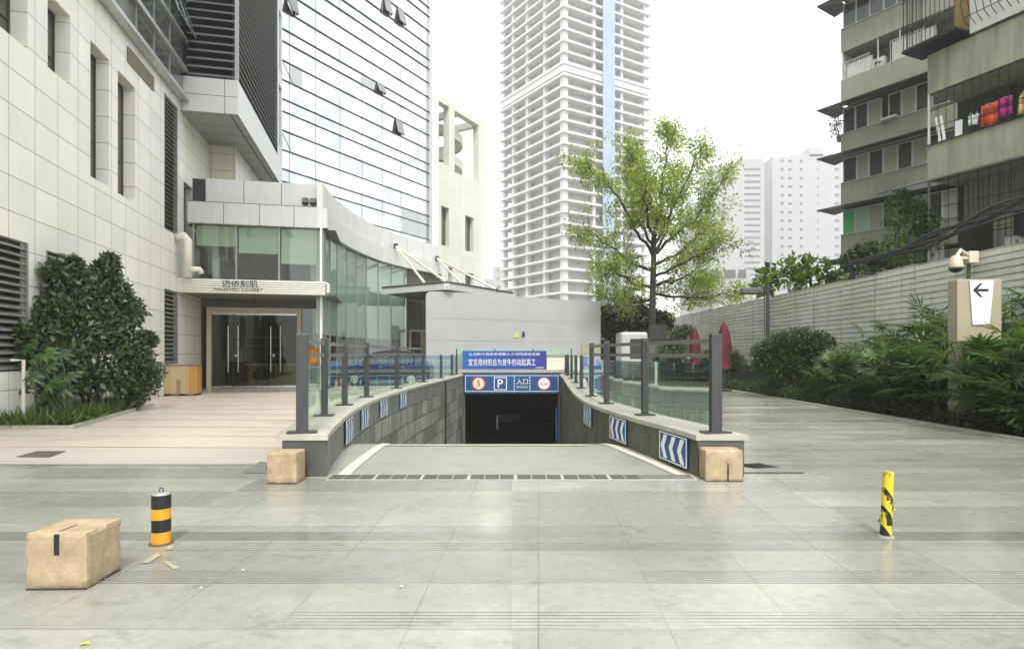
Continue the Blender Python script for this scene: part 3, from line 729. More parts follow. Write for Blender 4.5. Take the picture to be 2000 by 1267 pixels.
# grille high on the wall
a0, a1 = lu(248), lu(299); gm = MB(LB); gm.box(a0, a1, .003, .02, 10.95, 11.45)
k = gm.build('vent_grille', plain('grille_dark', (.09, .085, .07), .6), ob)
gm = MB(LB)
for i in range(7): gm.box(a0, a1, .022, .035, 10.96 + i * .08, 10.985 + i * .08)
for i in range(19): gm.box(a0 + (a1 - a0) * i / 18 - .01, a0 + (a1 - a0) * i / 18 + .01, .036, .042, 10.95, 11.45)
gm.build('grille_bars', plain('grille_tan', (.30, .27, .21), .6), k)
# upper glass storeys
m = MB(LB); m.box(-16, uC + .2, -.5, .12, 11.86, 34); m.build('glass_storey', GBAND, ob)
for z in (11.8, 12.96, 14.15, 15.8, 17.1, 18.4): MB(LB).box(-16, uC + .25, .0, .34 if z < 12 else .3, z, z + .16).build('trim_rail', plain('silver_trim', (.55, .56, .55), .3, .05, metal=.7), ob, bevel=.02)
m = MB(LB)
u_ = -15.0
while u_ < uC: m.box(u_, u_ + .05, .122, .16, 11.97, 34); u_ += 1.55
m.build('glass_mullion', LOUV, ob)
for u_, z in ((uC - 1.9, 14.35), (uC - .8, 14.35), (uC - 4.0, 14.35)):
    w = MB(LB).slab((u_, .17, z + 1.35), (u_ + .9, .17, z + 1.35), (u_ + .9, .62, z), (u_, .62, z), .04).build('tilted_window', GLASS, ob)
    fm = MB(LB); c4 = [(u_, .17, z + 1.35), (u_ + .9, .17, z + 1.35), (u_ + .9, .62, z), (u_, .62, z)]
    fm.tube(c4 + [c4[0]], .03, 6); fm.build('sash', LOUV, w)
# louvred bay standing out over the entrance
t0 = 2.17; uB = (23.84 - 12.65) / .9772; uE = uB + 10.8
m = MB(LB); m.wall(uB, uE, 11.45, 12.85, [], t0); m.build('side_fascia', plain('white_fascia', (.72, .73, .72), .4, .03), ob)
m = MB(LB); m.quad((uB, -.4, 11.45), (uB, t0, 11.45), (uB, t0, 12.85), (uB, -.4, 12.85)); m.build('front_fascia', PANELV, ob)
m = MB(LB); m.quad((uB, -.4, 11.452), (uE, -.4, 11.452), (uE, t0, 11.452), (uB, t0, 11.452))
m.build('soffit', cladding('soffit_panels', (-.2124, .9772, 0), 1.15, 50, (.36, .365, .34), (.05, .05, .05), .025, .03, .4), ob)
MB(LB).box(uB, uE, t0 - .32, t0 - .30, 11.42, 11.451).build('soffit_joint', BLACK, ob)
m = MB(LB); m.box(uB + .35, uE - .3, -.4, t0 - .3, 12.86, 34); m.build('bay_core', BLACK, ob)
lm = MB(LB); z = 12.95
while z < 22: lm.slab((uB + .02, .2, z), (uB + .02, t0 - .02, z), (uB + .22, t0 - .02, z + .16), (uB + .22, .2, z + .16), .03); z += .33
lm.build('front_louvre', plain('front_louvre_grey', (.16, .165, .16), .5, .1), ob)
lm = MB(LB); z = 12.9
while z < 22: lm.slab((uB + .2, t0, z), (uE - 1.6, t0, z), (uE - 1.6, t0 - .18, z + .12), (uB + .2, t0 - .18, z + .12), .03); z += .3
lm.build('side_louvre', LOUV, ob)
m = MB(LB); m.box(uB, uB + .2, t0 - .12, t0, 12.85, 22); m.build('corner_strip', LOUV, ob)
m = MB(LB); hz = [(uE - 1.15, uE - .25, 13.6 + 4.3 * k, 17.1 + 4.3 * k, .5) for k in range(4)]
m.wall(uE - 1.6, uE, 12.85, 34, hz, t0 + .005); m.build('window_pier', plain('white_fascia', (.72, .73, .72)), ob)
for h in hz:
    w = MB(LB).quad((h[0], t0 - .45, h[2]), (h[1], t0 - .45, h[2]), (h[1], t0 - .45, h[3]), (h[0], t0 - .45, h[3])).build('window', DGLASS, ob)
m = MB(LB)
m.add([(uE, -.4, 11.45), (uE, t0, 11.45), (uE, t0, 34), (uE, -.4, 34)], [(0, 1, 2, 3)])
m.build('end_wall', PANELV, ob)
for k in range(3):
    z = 13.6 + 4.3 * k; w = MB(LB).slab((uE + .02, t0 + .0, z + 1.1), (uE + .02, t0 + .5, z), (uE + .9, t0 + .5, z), (uE + .9, t0, z + 1.1), .04).build('tilted_window', DGLASS, ob)
# the wall running on behind the entrance pavilion
uF = lu(409)
m = MB(LB); m.wall(uC + .25, uF, 0, 11.5, [(lu(360), lu(377), 5.0, 8.7, .3)], -.02); m.build('rear_wall', CLAD, ob)
MB(LB).quad((lu(360), -.3, 5), (lu(377), -.3, 5), (lu(377), -.3, 8.7), (lu(360), -.3, 8.7)).build('window', DGLASS, ob)
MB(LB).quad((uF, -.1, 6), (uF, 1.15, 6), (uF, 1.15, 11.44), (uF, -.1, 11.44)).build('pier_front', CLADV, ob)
m = MB(LB); m.quad((uF, 1.15, 6), (uF + 9, 1.15, 6), (uF + 9, 1.15, 11.44), (uF, 1.15, 11.44)); m.build('pier_side', CLAD, ob)
# pipes and plate
pw = plain('pipe_white', (.70, .66, .58), .45, .06)
pp = MB(LB); z8 = 6.35
pp.tube([(uC - .3, .02, 6.2), (uC - .3, .30, 6.25), (uC - .25, .42, 6.1), (uC - .25, .42, 4.62)], .17, 14); pp.build('vent_pipe', pw, ob, smooth=True)
MB(LB).tube([(uC - .25, .42, 4.95), (uC - .2, .85, 4.95), (uC - .2, .92, 4.8)], .12, 12).build('vent_pipe', pw, ob, smooth=True)
MB(LB).box(lu(293), lu(300), .003, .02, 2.1, 2.4).build('wall_plate', plain('plate_dull', (.33, .31, .27), .5), ob)
MB(LB).tube([(lu(13), .08, 1.45), (lu(15), .3, 1.45), (lu(15), .3, .05), (lu(15), .6, .05)], .035, 8).build('drain_pipe', pw, ob)
MB(LB).box(lu(263), lu(267), .0, .06, 2.9, 3.15).build('wall_lamp', BLACK, ob)

# ------------------------------------------------------------------ glass entrance pavilion
pv = thing('entrance_pavilion', LB(13, 3, 0), 'glass entrance pavilion with silver parapet and white ribbed canopy over its doors', 'building')
uc = lu(345)
PGLASS = glass('pavilion_glass', (.80, .90, .81), .06, .6)
DOORG = glass('door_glass', (.62, .64, .56), .03, .45)
BEIGE = plain('beige_frame', (.56, .50, .36), .4, .06)
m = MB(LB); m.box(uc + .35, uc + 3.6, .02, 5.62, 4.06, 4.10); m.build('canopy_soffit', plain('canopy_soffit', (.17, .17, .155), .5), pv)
cm = MB(LB)
cm.box(uc + .06, uc + .36, .01, 5.64, 4.04, 4.6)
cm.box(uc + .36, uc + .95, .01, 5.64, 4.56, 4.6)
cn = cm.build('canopy', plain('canopy_white', (.70, .70, .63), .45, .04, streak=.08), pv)
for k in range(6): MB(LB).box(uc, uc + .058, .0, 5.66, 4.045 + k * .092, 4.045 + k * .092 + .07).build('canopy_rib', plain('canopy_white', (.7,.7,.63)), cn, bevel=.015)
MB(LB).tube([(uc + .2, 5.66, 4.55), (uc + .2, 5.76, 4.5), (uc + .2, 5.76, 4.15)], .07, 10).build('canopy_pipe', pw, cn)
ctr = LB(uc - .01, 2.3, 4.42); xr_ = Vector((VL[0], VL[1], 0))
INK = plain('sign_ink', (.03, .035, .03), .5)
text('lettering', '迈依刻肌', .34, INK, pv, LB(uc - .02, 2.35, 4.43), xr_, width=1.35, squash=.95)
text('lettering', 'MAXITEC CLOSET', .16, INK, pv, LB(uc - .02, 2.3, 4.19), xr_, width=1.85)
# upper window
uw = uc + 1.0
w = MB(LB).quad((uw, .3, 4.6), (uw, 5.52, 4.6), (uw, 5.52, 6.99), (uw, .3, 6.99)).build('upper_window', PGLASS, pv)
fm = MB(LB)
for v in (.3, 1.95, 3.65, 5.46): fm.box(uw - .03, uw + .05, v, v + .06, 4.6, 6.99)
fm.build('window_frame', LOUV, w)
BLIND = plain('roller_blind', (.50, .54, .44), .8, .05, 1.5)
for v0, v1, zb_ in ((.4, 1.93, 6.1), (2.05, 3.62, 5.85), (3.75, 5.42, 5.45)):
    MB(LB).box(uw + .12, uw + .14, v0, v1, zb_, 6.95).build('blind', BLIND, pv)
# interior
m = MB(LB)
m.quad((uw + 5.5, .05, 4.1), (uw + 5.5, 5.4, 4.1), (uw + 5.5, 5.4, 6.99), (uw + 5.5, .05, 6.99))
m.quad((uw + .1, .05, 6.98), (uw + 6.0, .05, 6.98), (uw + 6.0, 6, 6.98), (uw + .1, 6, 6.98))
m.quad((uw + .1, .05, 4.12), (uw + 6.0, .05, 4.12), (uw + 6.0, 6, 4.12), (uw + .1, 6, 4.12))
m.build('upper_room', plain('room_grey', (.20, .21, .17), .7), pv)
for v in (.95, 5.0): MB(LB).lathe((uw + .9, v, 4.12), [(.16, 0), (.16, 2.84)], 16).build('column', plain('column_pale', (.62, .64, .58), .5), pv)
LAMP = emit('downlight', (1, .97, .9), 6)
for u_, v in ((uw + 1.3, 2.75), (uw + 2.0, 3.2), (uw + 1.6, 3.9), (uw + 2.6, 4.75), (uw + 1.0, 3.1), (uw + 2.4, 2.4)):
    MB(LB).lathe((u_, v, 6.93), [(.07, 0), (.07, .04)], 12).build('downlight', LAMP, pv)
# silver parapet: straight part, then it sweeps back in a curve
q = plain('parapet_silver', (.50, .505, .49), .35, .04, metal=.15, streak=.1)
def vsplit(a, b, n): return [a + (b - a) * k / n for k in range(n + 1)]
for vs, z0, z1, u_ in ((vsplit(.15, 5.7, 4), 6.99, 7.86, uc + .78), (vsplit(.75, 5.25, 3), 7.90, 8.93, uc + 1.1)):
    for i in range(len(vs) - 1): MB(LB).box(u_, u_ + .5, vs[i] + .012, vs[i + 1] - .012, z0, z1).build('parapet_panel', q, pv)
MB(LB).box(uc + .8, uc + 1.25, .15, 5.65, 7.862, 7.90).build('parapet_ledge', plain('ledge_dark', (.12, .12, .11), .5), pv)
MB(LB).box(uc + 1.12, uc + 1.5, .25, .73, 7.0, 8.9).build('parapet_gap', BLACK, pv)
CUR = [(-7.98, 25.32), (-8.06, 26.1), (-8.21, 27.3), (-8.25, 28.5), (-8.21, 30.0), (-8.1, 31.4), (-7.9, 32.8), (-7.6, 34.3), (-7.15, 35.8), (-6.5, 37.3), (-5.7, 38.8), (-4.7, 40.5)]
def offs(pts, d):
    out = []
    for i, p in enumerate(pts):
        a_, b_ = Vector(pts[max(0, i - 1)]), Vector(pts[min(len(pts) - 1, i + 1)]); t_ = (b_ - a_).normalized()
        out.append((p[0] - t_.y * d, p[1] + t_.x * d))
    return out
qc = plain('parapet_white', (.62, .63, .60), .38, .04, streak=.08)
for i in range(len(CUR) - 1):
    seg = CUR[i:i + 2]; a_, b_ = Vector(seg[0]), Vector(seg[1]); g_ = (b_ - a_).normalized() * .012; seg = [a_ + g_, b_ - g_]
    o4 = [(a_ + g_), (b_ - g_)]; n_ = Vector((-g_.y, g_.x)).normalized() * .4
    MB().prism([tuple(o4[0]), tuple(o4[1]), tuple(o4[1] + n_), tuple(o4[0] + n_)], 6.99, 7.86).build('parapet_panel', qc, pv)
    MB().prism([tuple(o4[0] + n_ * .4), tuple(o4[1] + n_ * .4), tuple(o4[1] + n_), tuple(o4[0] + n_)], 7.862, 8.93).build('parapet_panel', qc, pv)
G0 = offs(CUR, .22); CG = glass('curved_glass', (.84, .95, .88), .10, .55)
for i in range(len(G0) - 1):
    a_, b_ = G0[i], G0[i + 1]
    if i < 9:
        MB().quad((*a_, 0), (*b_, 0), (*b_, 6.99), (*a_, 6.99)).build('glass_pane', CG, pv)
        bl_ = offs(CUR, .42); lo = 2.45
        MB().quad((*bl_[i], lo), (*bl_[i + 1], lo), (*bl_[i + 1], 6.98), (*bl_[i], 6.98)).build('blind', plain('pale_blind', (.80, .85, .80), .7, .03), pv)
    else:
        MB().quad((*a_, 0), (*b_, 0), (*b_, 6.99), (*a_, 6.99)).build('dark_wall', plain('brown_wall', (.075, .07, .06), .6), pv)
    v = Vector((*b_, 0)); MB().box(v.x - .025, v.x + .025, v.y - .03, v.y + .03, 0, 6.98).build('mullion', LOUV, pv)
MB().box(G0[0][0] - .04, G0[0][0] + .04, G0[0][1] - .04, G0[0][1] + .04, 0, 6.99).build('corner_post', WHITE, pv)
rw = offs(CUR, 3.4)[4:]; rm = MB(); rm.strip([(x, y, 0) for x, y in rw], [(x, y, 6.95) for x, y in rw]); rm.strip([(x, y, 6.96) for x, y in G0[4:]], [(x, y, 6.96) for x, y in rw])
rm.build('gallery_wall', plain('room_green', (.12, .13, .10), .7), pv)
fl = thing('floodlight', LB(uc + 1.0, 4.9, 7.91), 'small black twin floodlight standing on the silver parapet ledge', 'floodlight')
for dv in (-.16, .16):
    MB(LB).slab((uc + .88, 4.9 + dv - .13, 8.08), (uc + .88, 4.9 + dv + .13, 8.08), (uc + .98, 4.9 + dv + .13, 8.32), (uc + .98, 4.9 + dv - .13, 8.32), .14).build('lamp_head', BLACK, fl, bevel=.02)
    MB(LB).box(uc + .92, uc + .98, 4.9 + dv - .03, 4.9 + dv + .03, 7.902, 8.1).build('bracket', BLACK, fl)
# doors below
ud = uc + 3.3; v0, v1 = .22, 4.3
dm = MB(LB); dm.box(ud - .12, ud + .1, v0, v0 + .2, 0, 3.7); dm.box(ud - .12, ud + .1, v1 - .2, v1, 0, 3.7); dm.box(ud - .12, ud + .1, v0 + .2, v1 - .2, 3.45, 3.7)
dm.build('door_frame', BEIGE, pv, bevel=.01)
dw = (v1 - v0 - .44) / 4
for k in range(4):
    a_ = v0 + .22 + dw * k; z0 = .02
    d = MB(LB).box(ud - .02, ud + .0, a_ + .01, a_ + dw - .01, .12, 3.36).build('door', DOORG, pv)
    MB(LB).box(ud - .035, ud + .015, a_ + .01, a_ + dw - .01, 3.365, 3.44).build('door_rail', CHROME, d); MB(LB).box(ud - .035, ud + .015, a_ + .01, a_ + dw - .01, .02, .115).build('door_rail', CHROME, d)
    hv = a_ + dw - .22 if k % 2 == 0 else a_ + .2
    MB(LB).tube([(ud - .09, hv, .75), (ud - .09, hv, 2.85)], .022, 8).build('handle', CHROME, d)
    if k in (1, 2): MB(LB).box(ud - .06, ud + .02, a_ + (.06 if k == 1 else dw - .14), a_ + (.14 if k == 1 else dw - .06), 1.45, 1.56).build('lock', CHROME, d)
m = MB(LB); m.box(ud - .05, ud + .05, .0, 5.4, 3.71, 4.06); m.build('door_header', cladding('header_panels', (.9772, .2124, 0), 1.45, 3, (.115, .11, .10), (.02, .02, .02), .02, .1, .4), pv)
MB(LB).quad((ud, 4.32, 0), (ud, 5.38, 0), (ud, 5.38, 3.7), (ud, 4.32, 3.7)).build('side_window', PGLASS, pv)
MB(LB).lathe((ud + .9, 4.85, 0), [(.2, 0), (.2, 3.9)], 16).build('column', plain('column_pale', (.62,.64,.58)), pv)
m = MB(LB); m.quad((ud + 4.5, -.2, 0), (ud + 4.5, 5.9, 0), (ud + 4.5, 5.9, 4.05), (ud + 4.5, -.2, 4.05)); m.quad((ud, -.02, .0), (ud + 4.5, -.02, .0), (ud + 4.5, -.02, 4.05), (ud, -.02, 4.05))
m.quad((ud, -.2, 4.03), (ud + 4.5, -.2, 4.03), (ud + 4.5, 5.6, 4.03), (ud, 5.6, 4.03)); m.build('lobby_wall', plain('lobby_dark', (.07, .068, .058), .6), pv)
MB(LB).quad((ud - 3.2, .0, .008), (ud + 4.5, .0, .008), (ud + 4.5, 5.6, .008), (ud - 3.2, 5.6, .008)).build('lobby_floor', plain('lobby_floor', (.36, .33, .27), .25), pv)
m = MB(LB)
for z in (1.55, 2.0, 2.45): m.box(ud + 4.2, ud + 4.45, .9, 4.6, z, z + .04)
for v in (.9, 1.9, 2.9, 3.9, 4.56): m.box(ud + 4.2, ud + 4.45, v, v + .04, 1.2, 2.45)
m.build('wall_shelf', plain('shelf_grey', (.36, .36, .32), .5), pv)
rc = thing('reception_counter', LB(ud + 2.4, 2.8, 0), 'wood fronted reception counter with a white top behind the glass doors', 'counter')
MB(LB).box(ud + 2.0, ud + 2.7, 1.5, 4.6, 0.01, 1.02).build('front', plain('counter_wood', (.42, .27, .11), .5, .15, 3), rc)
MB(LB).box(ud + 1.9, ud + 2.75, 1.4, 4.65, 1.022, 1.1).build('top', WHITE, rc)
ch = thing('wicker_chair', LB(ud + .8, 2.5, 0), 'black wicker armchair just inside the glass entrance doors', 'chair')
WK = plain('black_wicker', (.02, .02, .018), .6)
cf = Fr(LB(ud + .75, 2.4, .009), VL, UL)
MB(cf).box(-.28, .28, -.25, .3, .38, .46).build('seat', WK, ch, bevel=.03)
m = MB(cf); arc = [(.34 * math.cos(t_), .05 + .34 * math.sin(t_)) for t_ in [R(-30 + 240 * k / 12) for k in range(13)]]
m.strip([(x, y, .4) for x, y in arc], [(x * 1.12, y * 1.12, .66 + .24 * max(0, math.sin(R(-30 + 240 * k / 12)))) for k, (x, y) in enumerate(arc)])
o = m.build('backrest', WK, ch); sm = o.modifiers.new('thickness', 'SOLIDIFY'); sm.thickness = .04
for x in (-.24, .24):
    for y in (-.2, .26): MB(cf).tube([(x, y, 0), (x * .95, y * .95, .38)], .025, 8).build('leg', WK, ch)

# drop-off canopy hung from the curved parapet
dcn = thing('entrance_canopy', (-4.5, 34.5, 5.2), 'grey glass drop-off canopy hung on slanting rods behind the hoarding', 'canopy')
poly = [(-7.45, 34.0), (-3.46, 31.35), (0.0, 36.9), (-3.0, 41.0), (-5.2, 39.8), (-6.7, 37.2)]
MB().prism(poly, 5.06, 5.14).build('ceiling', plain('canopy_under', (.16, .165, .155), .5), dcn)
MB().prism(offs([(-7.45, 34.0), (-3.46, 31.35), (0, 36.9)], 0.0) + poly[3:], 5.142, 5.2).build('top_sheet', SOFFIT, dcn)
e = [(-7.45, 34.0), (-3.6, 31.42), (-3.4, 31.4), (0.0, 36.9), (-3.0, 41.0)]; m = MB(); o1 = offs(e, -.05)
m.strip([(x, y, 5.0) for x, y in o1], [(x, y, 5.36) for x, y in o1]); o_ = m.build('edge_band', plain('canopy_edge', (.55, .57, .53), .3, .05), dcn); sm = o_.modifiers.new('thickness', 'SOLIDIFY'); sm.thickness = .03
m = MB(); m.tube([(x, y, 5.4) for x, y in offs(e, -.06)], .05, 6); m.build('edge_pipe', plain('edge_dark', (.08, .08, .075), .5), dcn)
ROD = plain('tie_rod_cream', (.62, .60, .50), .45, .05)
A1, A2 = (-7.05, 35.75, 8.1), (-5.05, 39.8, 8.0)
for A_, B_ in ((A1, (-4.75, 32.3, 5.4)), (A1, (-3.5, 31.6, 5.4)), (A2, (-2.75, 32.6, 5.4)), (A2, (-.9, 35.4, 5.4))):
    MB().tube([A_, B_], .075, 8).build('tie_rod', ROD, dcn); MB().lathe((B_[0], B_[1], 5.3), [(.09, 0), (.06, .2)], 8).build('rod_foot', STEEL, dcn)
for A_ in (A1, A2): MB().box(A_[0] - .12, A_[0] + .12, A_[1] - .12, A_[1] + .12, A_[2] - .15, A_[2] + .15).build('anchor', STEEL, dcn)
d0 = Vector((-6.45, 37.0, 0)); fr = Fr(d0, (.55, .83)); m = MB(fr)
for q in ((0, .12, 0, 3.1), (2.3, 2.42, 0, 3.1), (.12, 2.3, 2.98, 3.1), (1.1, 1.2, 0, 2.98)): m.box(q[0], q[1], -.05, .05, q[2], q[3])
m.build('door_frame', BEIGE, pv)
MB(fr).box(1.2, 2.3, -.02, .0, 0.3, 2.98).build('lit_door', plain('olive_door', (.22, .21, .12), .5), pv)

# ------------------------------------------------------------------ glass tower and its podium
P0 = Vector((-.3913 * 40.05, 40.05, 0))
TW = Fr(P0, (.5, .866), (.866, -.5))
tY = lambda px: 38.82 / (.578 - (px - 1000) / F)
tu = lambda px: (tY(px) - 40.05) / .866
tz = lambda px, py: CAMZ + (690 - py) * tY(px) / F
tw = thing('glass_tower', P0 + Vector((4, 6, 0)), 'white glazed office tower with thin dark horizontal ledges and tilted panes', 'building')
t = NT('curtain_glass'); p = t.pos(); k = t.n('ShaderNodeTexBrick', offset=0.0); t.put(k.inputs['Vector'], t.comb(t.dot(p, (.5, .866, 0)), t.sep(p)[2]))
k.inputs['Scale'].default_value = 1; k.inputs['Brick Width'].default_value = 1.16; k.inputs['Row Height'].default_value = 1.3; k.inputs['Mortar Size'].default_value = .012
k.inputs['Color1'].default_value = (.50, .53, .55, 1); k.inputs['Color2'].default_value = (.76, .78, .79, 1); k.inputs['Mortar'].default_value = (.5, .51, .51, 1)
CW = t.set(k.outputs['Color'], .04, .9, .6, t.noise(t.mul(p, (1, 1, .6)), .45, 3), .12, .10)
uT = tu(838); m = MB(TW); m.quad((-22, 0, 0), (uT, 0, 0), (uT, 0, 75), (-22, 0, 75)); m.build('glass_facade', CW, tw)
m = MB(TW); m.box(-22, tu(850), -18, -.03, 0, 75); m.build('core', plain('grey_core', (.3,.3,.29)), tw)
m = MB(TW); m.box(uT, tu(851), -.02, .35, 0, 75); m.build('corner_pier', plain('white_pier', (.70, .71, .70), .4, .03), tw)
z = tz(550, 329.5); lines = [z - .84]; zz = z - .84
zz2 = z - .84
while zz2 > 3:
    for d in (1.31, 1.31, 1.31, .84): zz2 -= d; lines.append(zz2)
zz2 = z - .84
zz2 += .84; lines.append(zz2)
while zz2 < 72:
    for d in (1.31, 1.31, 1.31, .84): zz2 += d; lines.append(zz2)
FIN = plain('ledge_black', (.03, .032, .03), .4)
for zz in sorted(lines):
    if zz < 34: MB(TW).box(-20, uT - .02, .002, .09, zz - .027, zz + .027).build('ledge', FIN, tw)
m_ = plain('joint_grey', (.40, .41, .41), .4)
for k in range(16):
    u_ = tu(565) + k * 2.32 - 11.6
    if u_ < uT: MB(TW).box(u_ - .018, u_ + .018, .001, .02, 0, 34).build('mullion', m_, tw)
OP = plain('open_pane', (.20, .205, .195), .3)
lines.sort(); up = lambda zq: min((l for l in lines if l > zq), default=zq + 1.3)
for px_, py_ in ((742, 178), (778, 255), (755, 20), (782, 42), (568, 10)):
    u_ = tu(px_); zq = tz(px_, py_); z1 = up(zq); z0 = max(l for l in lines if l <= zq)
    o = MB(TW).slab((u_ - .42, .05, z1 - .05), (u_ + .42, .05, z1 - .05), (u_ + .42, .34, z0 + .1), (u_ - .42, .34, z0 + .1), .04).build('open_window', OP, tw)
    m = MB(TW); m.add([(u_ + .42, .03, z1 - .05), (u_ + .42, .34, z0 + .1), (u_ + .42, .03, z0 + .1)], [(0, 1, 2)]); m.add([(u_ - .4, .012, z0 + .08), (u_ + .4, .012, z0 + .08), (u_ + .4, .012, z0 + .5), (u_ - .4, .012, z0 + .5)], [(0, 1, 2, 3)]); m.build('opening', BLACK, o)
for px0, px1, py_ in ((707, 746, 160), (785, 836, 432), (785, 836, 460), (566, 590, 160)):
    zq = tz((px0 + px1) / 2, py_); z1 = up(zq); z0 = max(l for l in lines if l <= zq)
    MB(TW).box(tu(px0), tu(px1), .003, .012, z0 + .05, z1 - .05).build('grey_pane', mirror('grey_pane', (.42, .43, .43), .1, .7), tw)

pd = thing('podium_block', TW(tu(895), -4, 0), 'cream wing with an open concrete roof frame and narrow windows beside the tower', 'building')
PC = cladding('cream_render', (.5, .866, 0), 2.4, 1.6, (.58, .575, .50), (.45, .44, .38), .02, .03, .55)
ua, ub = tu(851) + .02, tu(942)
zt_ = 26.0; opn = [(tu(853), tu(877.5), 19.5, 25.3, .7), (tu(888), tu(935), 19.3, 25.3, .7)]
m = MB(TW); hl = [(tu(862), tu(877.5), tz(869, 480), tz(869, 404), .5), (tu(909), tu(925), tz(917, 491), tz(917, 423), .5), (tu(876), tu(884), tz(880, 555), tz(880, 522), .5), (tu(909), tu(925), tz(917, 560), tz(917, 533), .5)]
m.wall(ua, ub, 0, zt_, hl + opn); m.build('wall', PC, pd)
m = MB(TW); m.box(ua, ub, -12, -.71, 0, 19.2); m.quad((ub, 0, 0), (ub, -12, 0), (ub, -12, 19.3), (ub, 0, 19.3)); m.build('side_wall', PC, pd)
for h in hl:
    w = MB(TW).quad((h[0], -.45, h[2]), (h[1], -.45, h[2]), (h[1], -.45, h[3]), (h[0], -.45, h[3])).build('window', DGLASS, pd)
    MB(TW).box((h[0] + h[1]) / 2 - .04, (h[0] + h[1]) / 2 + .04, -.44, -.38, h[2], h[3]).build('window_frame', LOUV, w)
fm = MB(TW); cc = plain('frame_concrete', (.50, .49, .42), .6)
fm.box(ua, ub, -.7, -.02, 25.32, 25.98); fm.build('roof_beam', PC, pd)
for u_ in (tu(853), tu(935)): MB(TW).box(u_ - .35 if u_ > 20 else u_ - .3, u_ + .3, -9, -8.4, 19.2, 26).build('roof_post', PC, pd)
for u_ in (ua + .2, (ua + ub) / 2, ub - .5): MB(TW).box(u_, u_ + .5, -9, -.72, 25.3, 25.95).build('roof_beam', cc, pd)
for k, z in enumerate((20.6, 23.2)):
    arc = [(ua + 4.4 + 4.2 * math.cos(t_), -4.6 + 3.6 * math.sin(t_)) for t_ in [R(15 * i) for i in range(25)]]; ai = [(ua + 4.4 + (x - ua - 4.4) * .8, -4.6 + (y + 4.6) * .8) for x, y in arc]
    rm = MB(TW); rm.strip([(x, y, z) for x, y in arc], [(x, y, z + .9) for x, y in arc]); rm.strip([(x, y, z) for x, y in arc], [(x, y, z) for x, y in ai]); rm.strip([(x, y, z) for x, y in ai], [(x, y, z + .9) for x, y in ai])
    rm.build('ring_beam', cc, pd)

# ------------------------------------------------------------------ tower under construction
CY = 200; C0 = at(1101, 0, CY); C0.z = 0
dl = Vector((-.6957, 1, 0)); drr = Vector((1.739, 1, 0)); SL, SR = 30.8, 18.9
ct = thing('unfinished_tower', C0, 'tall unfinished concrete tower of bare open floors fading into haze', 'building')
PALE = plain('pale_concrete', (.50, .50, .49), .7, .06, .2); DIM = plain('floor_gloom', (.34, .35, .35), .8, .1, .15)
def cp(a_, b_, z): return C0 + dl * a_ + drr * b_ + Vector((0, 0, z))
def cbox(m, a0, a1, b0, b1, z0, z1):
    c8 = [cp(a_, b_, z) for z in (z0, z1) for a_, b_ in ((a0, b0), (a1, b0), (a1, b1), (a0, b1))]
    m.add([tuple(v) for v in c8], [(0, 3, 2, 1), (4, 5, 6, 7), (0, 1, 5, 4), (1, 2, 6, 5), (2, 3, 7, 6), (3, 0, 4, 7)])
z = CAMZ + (690 - 547) * CY / F; fz = []
while z < 140: fz.append(z); z += 3.87
z = fz[0] - 4.2
while z > 0: fz.append(z); z -= 4.2
zb_ = min(fz, key=lambda q: abs(q - (CAMZ + (690 - 118) * CY / F)))
for z in fz:
    m = MB(); cbox(m, -.7, SL + .7, -.4, SR + .4, z - .35, z + .42); m.build('floor_slab', PALE, ct)
m = MB(); cbox(m, -.35, SL + .35, -.2, SR + .2, zb_ - 2.6, zb_ + .9); m.build('parapet_band', plain('pale_band', (.54, .54, .53), .7), ct)
for a_, b_ in [(0, 0), (.0, SR * .33), (0, SR * .66), (0, SR - .9), (SL * .27, 0), (SL * .55, 0), (SL * .79, 0), (SL - 1.2, 0)]:
    m = MB(); cbox(m, a_, a_ + (1.6 if a_ == 0 and b_ == 0 else 1.1), b_, b_ + (.9 if b_ == 0 else .55), 0, 142); m.build('column', PALE, ct)
m = MB(); cbox(m, SL * .18, SL * .78, SR * .18, SR * .82, 0, 142); m.build('core', DIM, ct)
m = MB()
for k in range(0, len(fz)): pass
cbox(m, 2.5, SL - 3, 1.2, 1.5, 0, 142); cbox(m, 2.0, 2.3, 1.6, SR - 2, 0, 142); m.build('partition', DIM, ct)
m = MB(); cbox(m, -1.0, -.75, SR * .42, SR * .56, 0, 142); m.build('hoist_shaft', plain('pale_blue_mesh', (.27, .32, .42), .6, .1, .3), ct)

# ------------------------------------------------------------------ far blocks in the haze
def far_block(name, px0, px1, pyt, Y, label, cols, rows, depth=25, step=None):
    kz = Y / 420
    p0 = at(px0, 690, Y); p1 = at(px1, 690, Y); h = at(0, pyt, Y).z; w = p1.x - p0.x
    o = thing(name, ((p0.x + p1.x) / 2, Y, 0), label, 'building', None)
    m = MB(); m.box(p0.x, p1.x, Y, Y + depth, 0, h)
    for (a_, b_, dz) in (step or []): m.box(p0.x + w * a_, p0.x + w * b_, Y + 2, Y + depth - 2, h + .01, h + dz * kz)
    m.build('wall', plain('far_render', (.27, .27, .275), .7, .05, .1), o)
    wm = None; dk = plain('far_window', (.05, .05, .055), .4)
    for c_ in cols:
        for r_ in range(rows):
            z = h - 4 * kz - r_ * (h - 20) / rows; ww = w * c_[1]
            if wm is None: wm = MB().box(0, 1, -.15, .1, 0, 1).build('window', dk); f0 = wm
            else: f0 = wm.copy(); COL.objects.link(f0)
            f0.location = (p0.x + w * c_[0], Y, z); f0.scale = (ww, 1, c_[2] * kz); attach2(f0, o)
    return o
def attach2(o, parent):
    o.parent = parent; o.matrix_parent_inverse = Matrix.Translation(-parent.location); return o
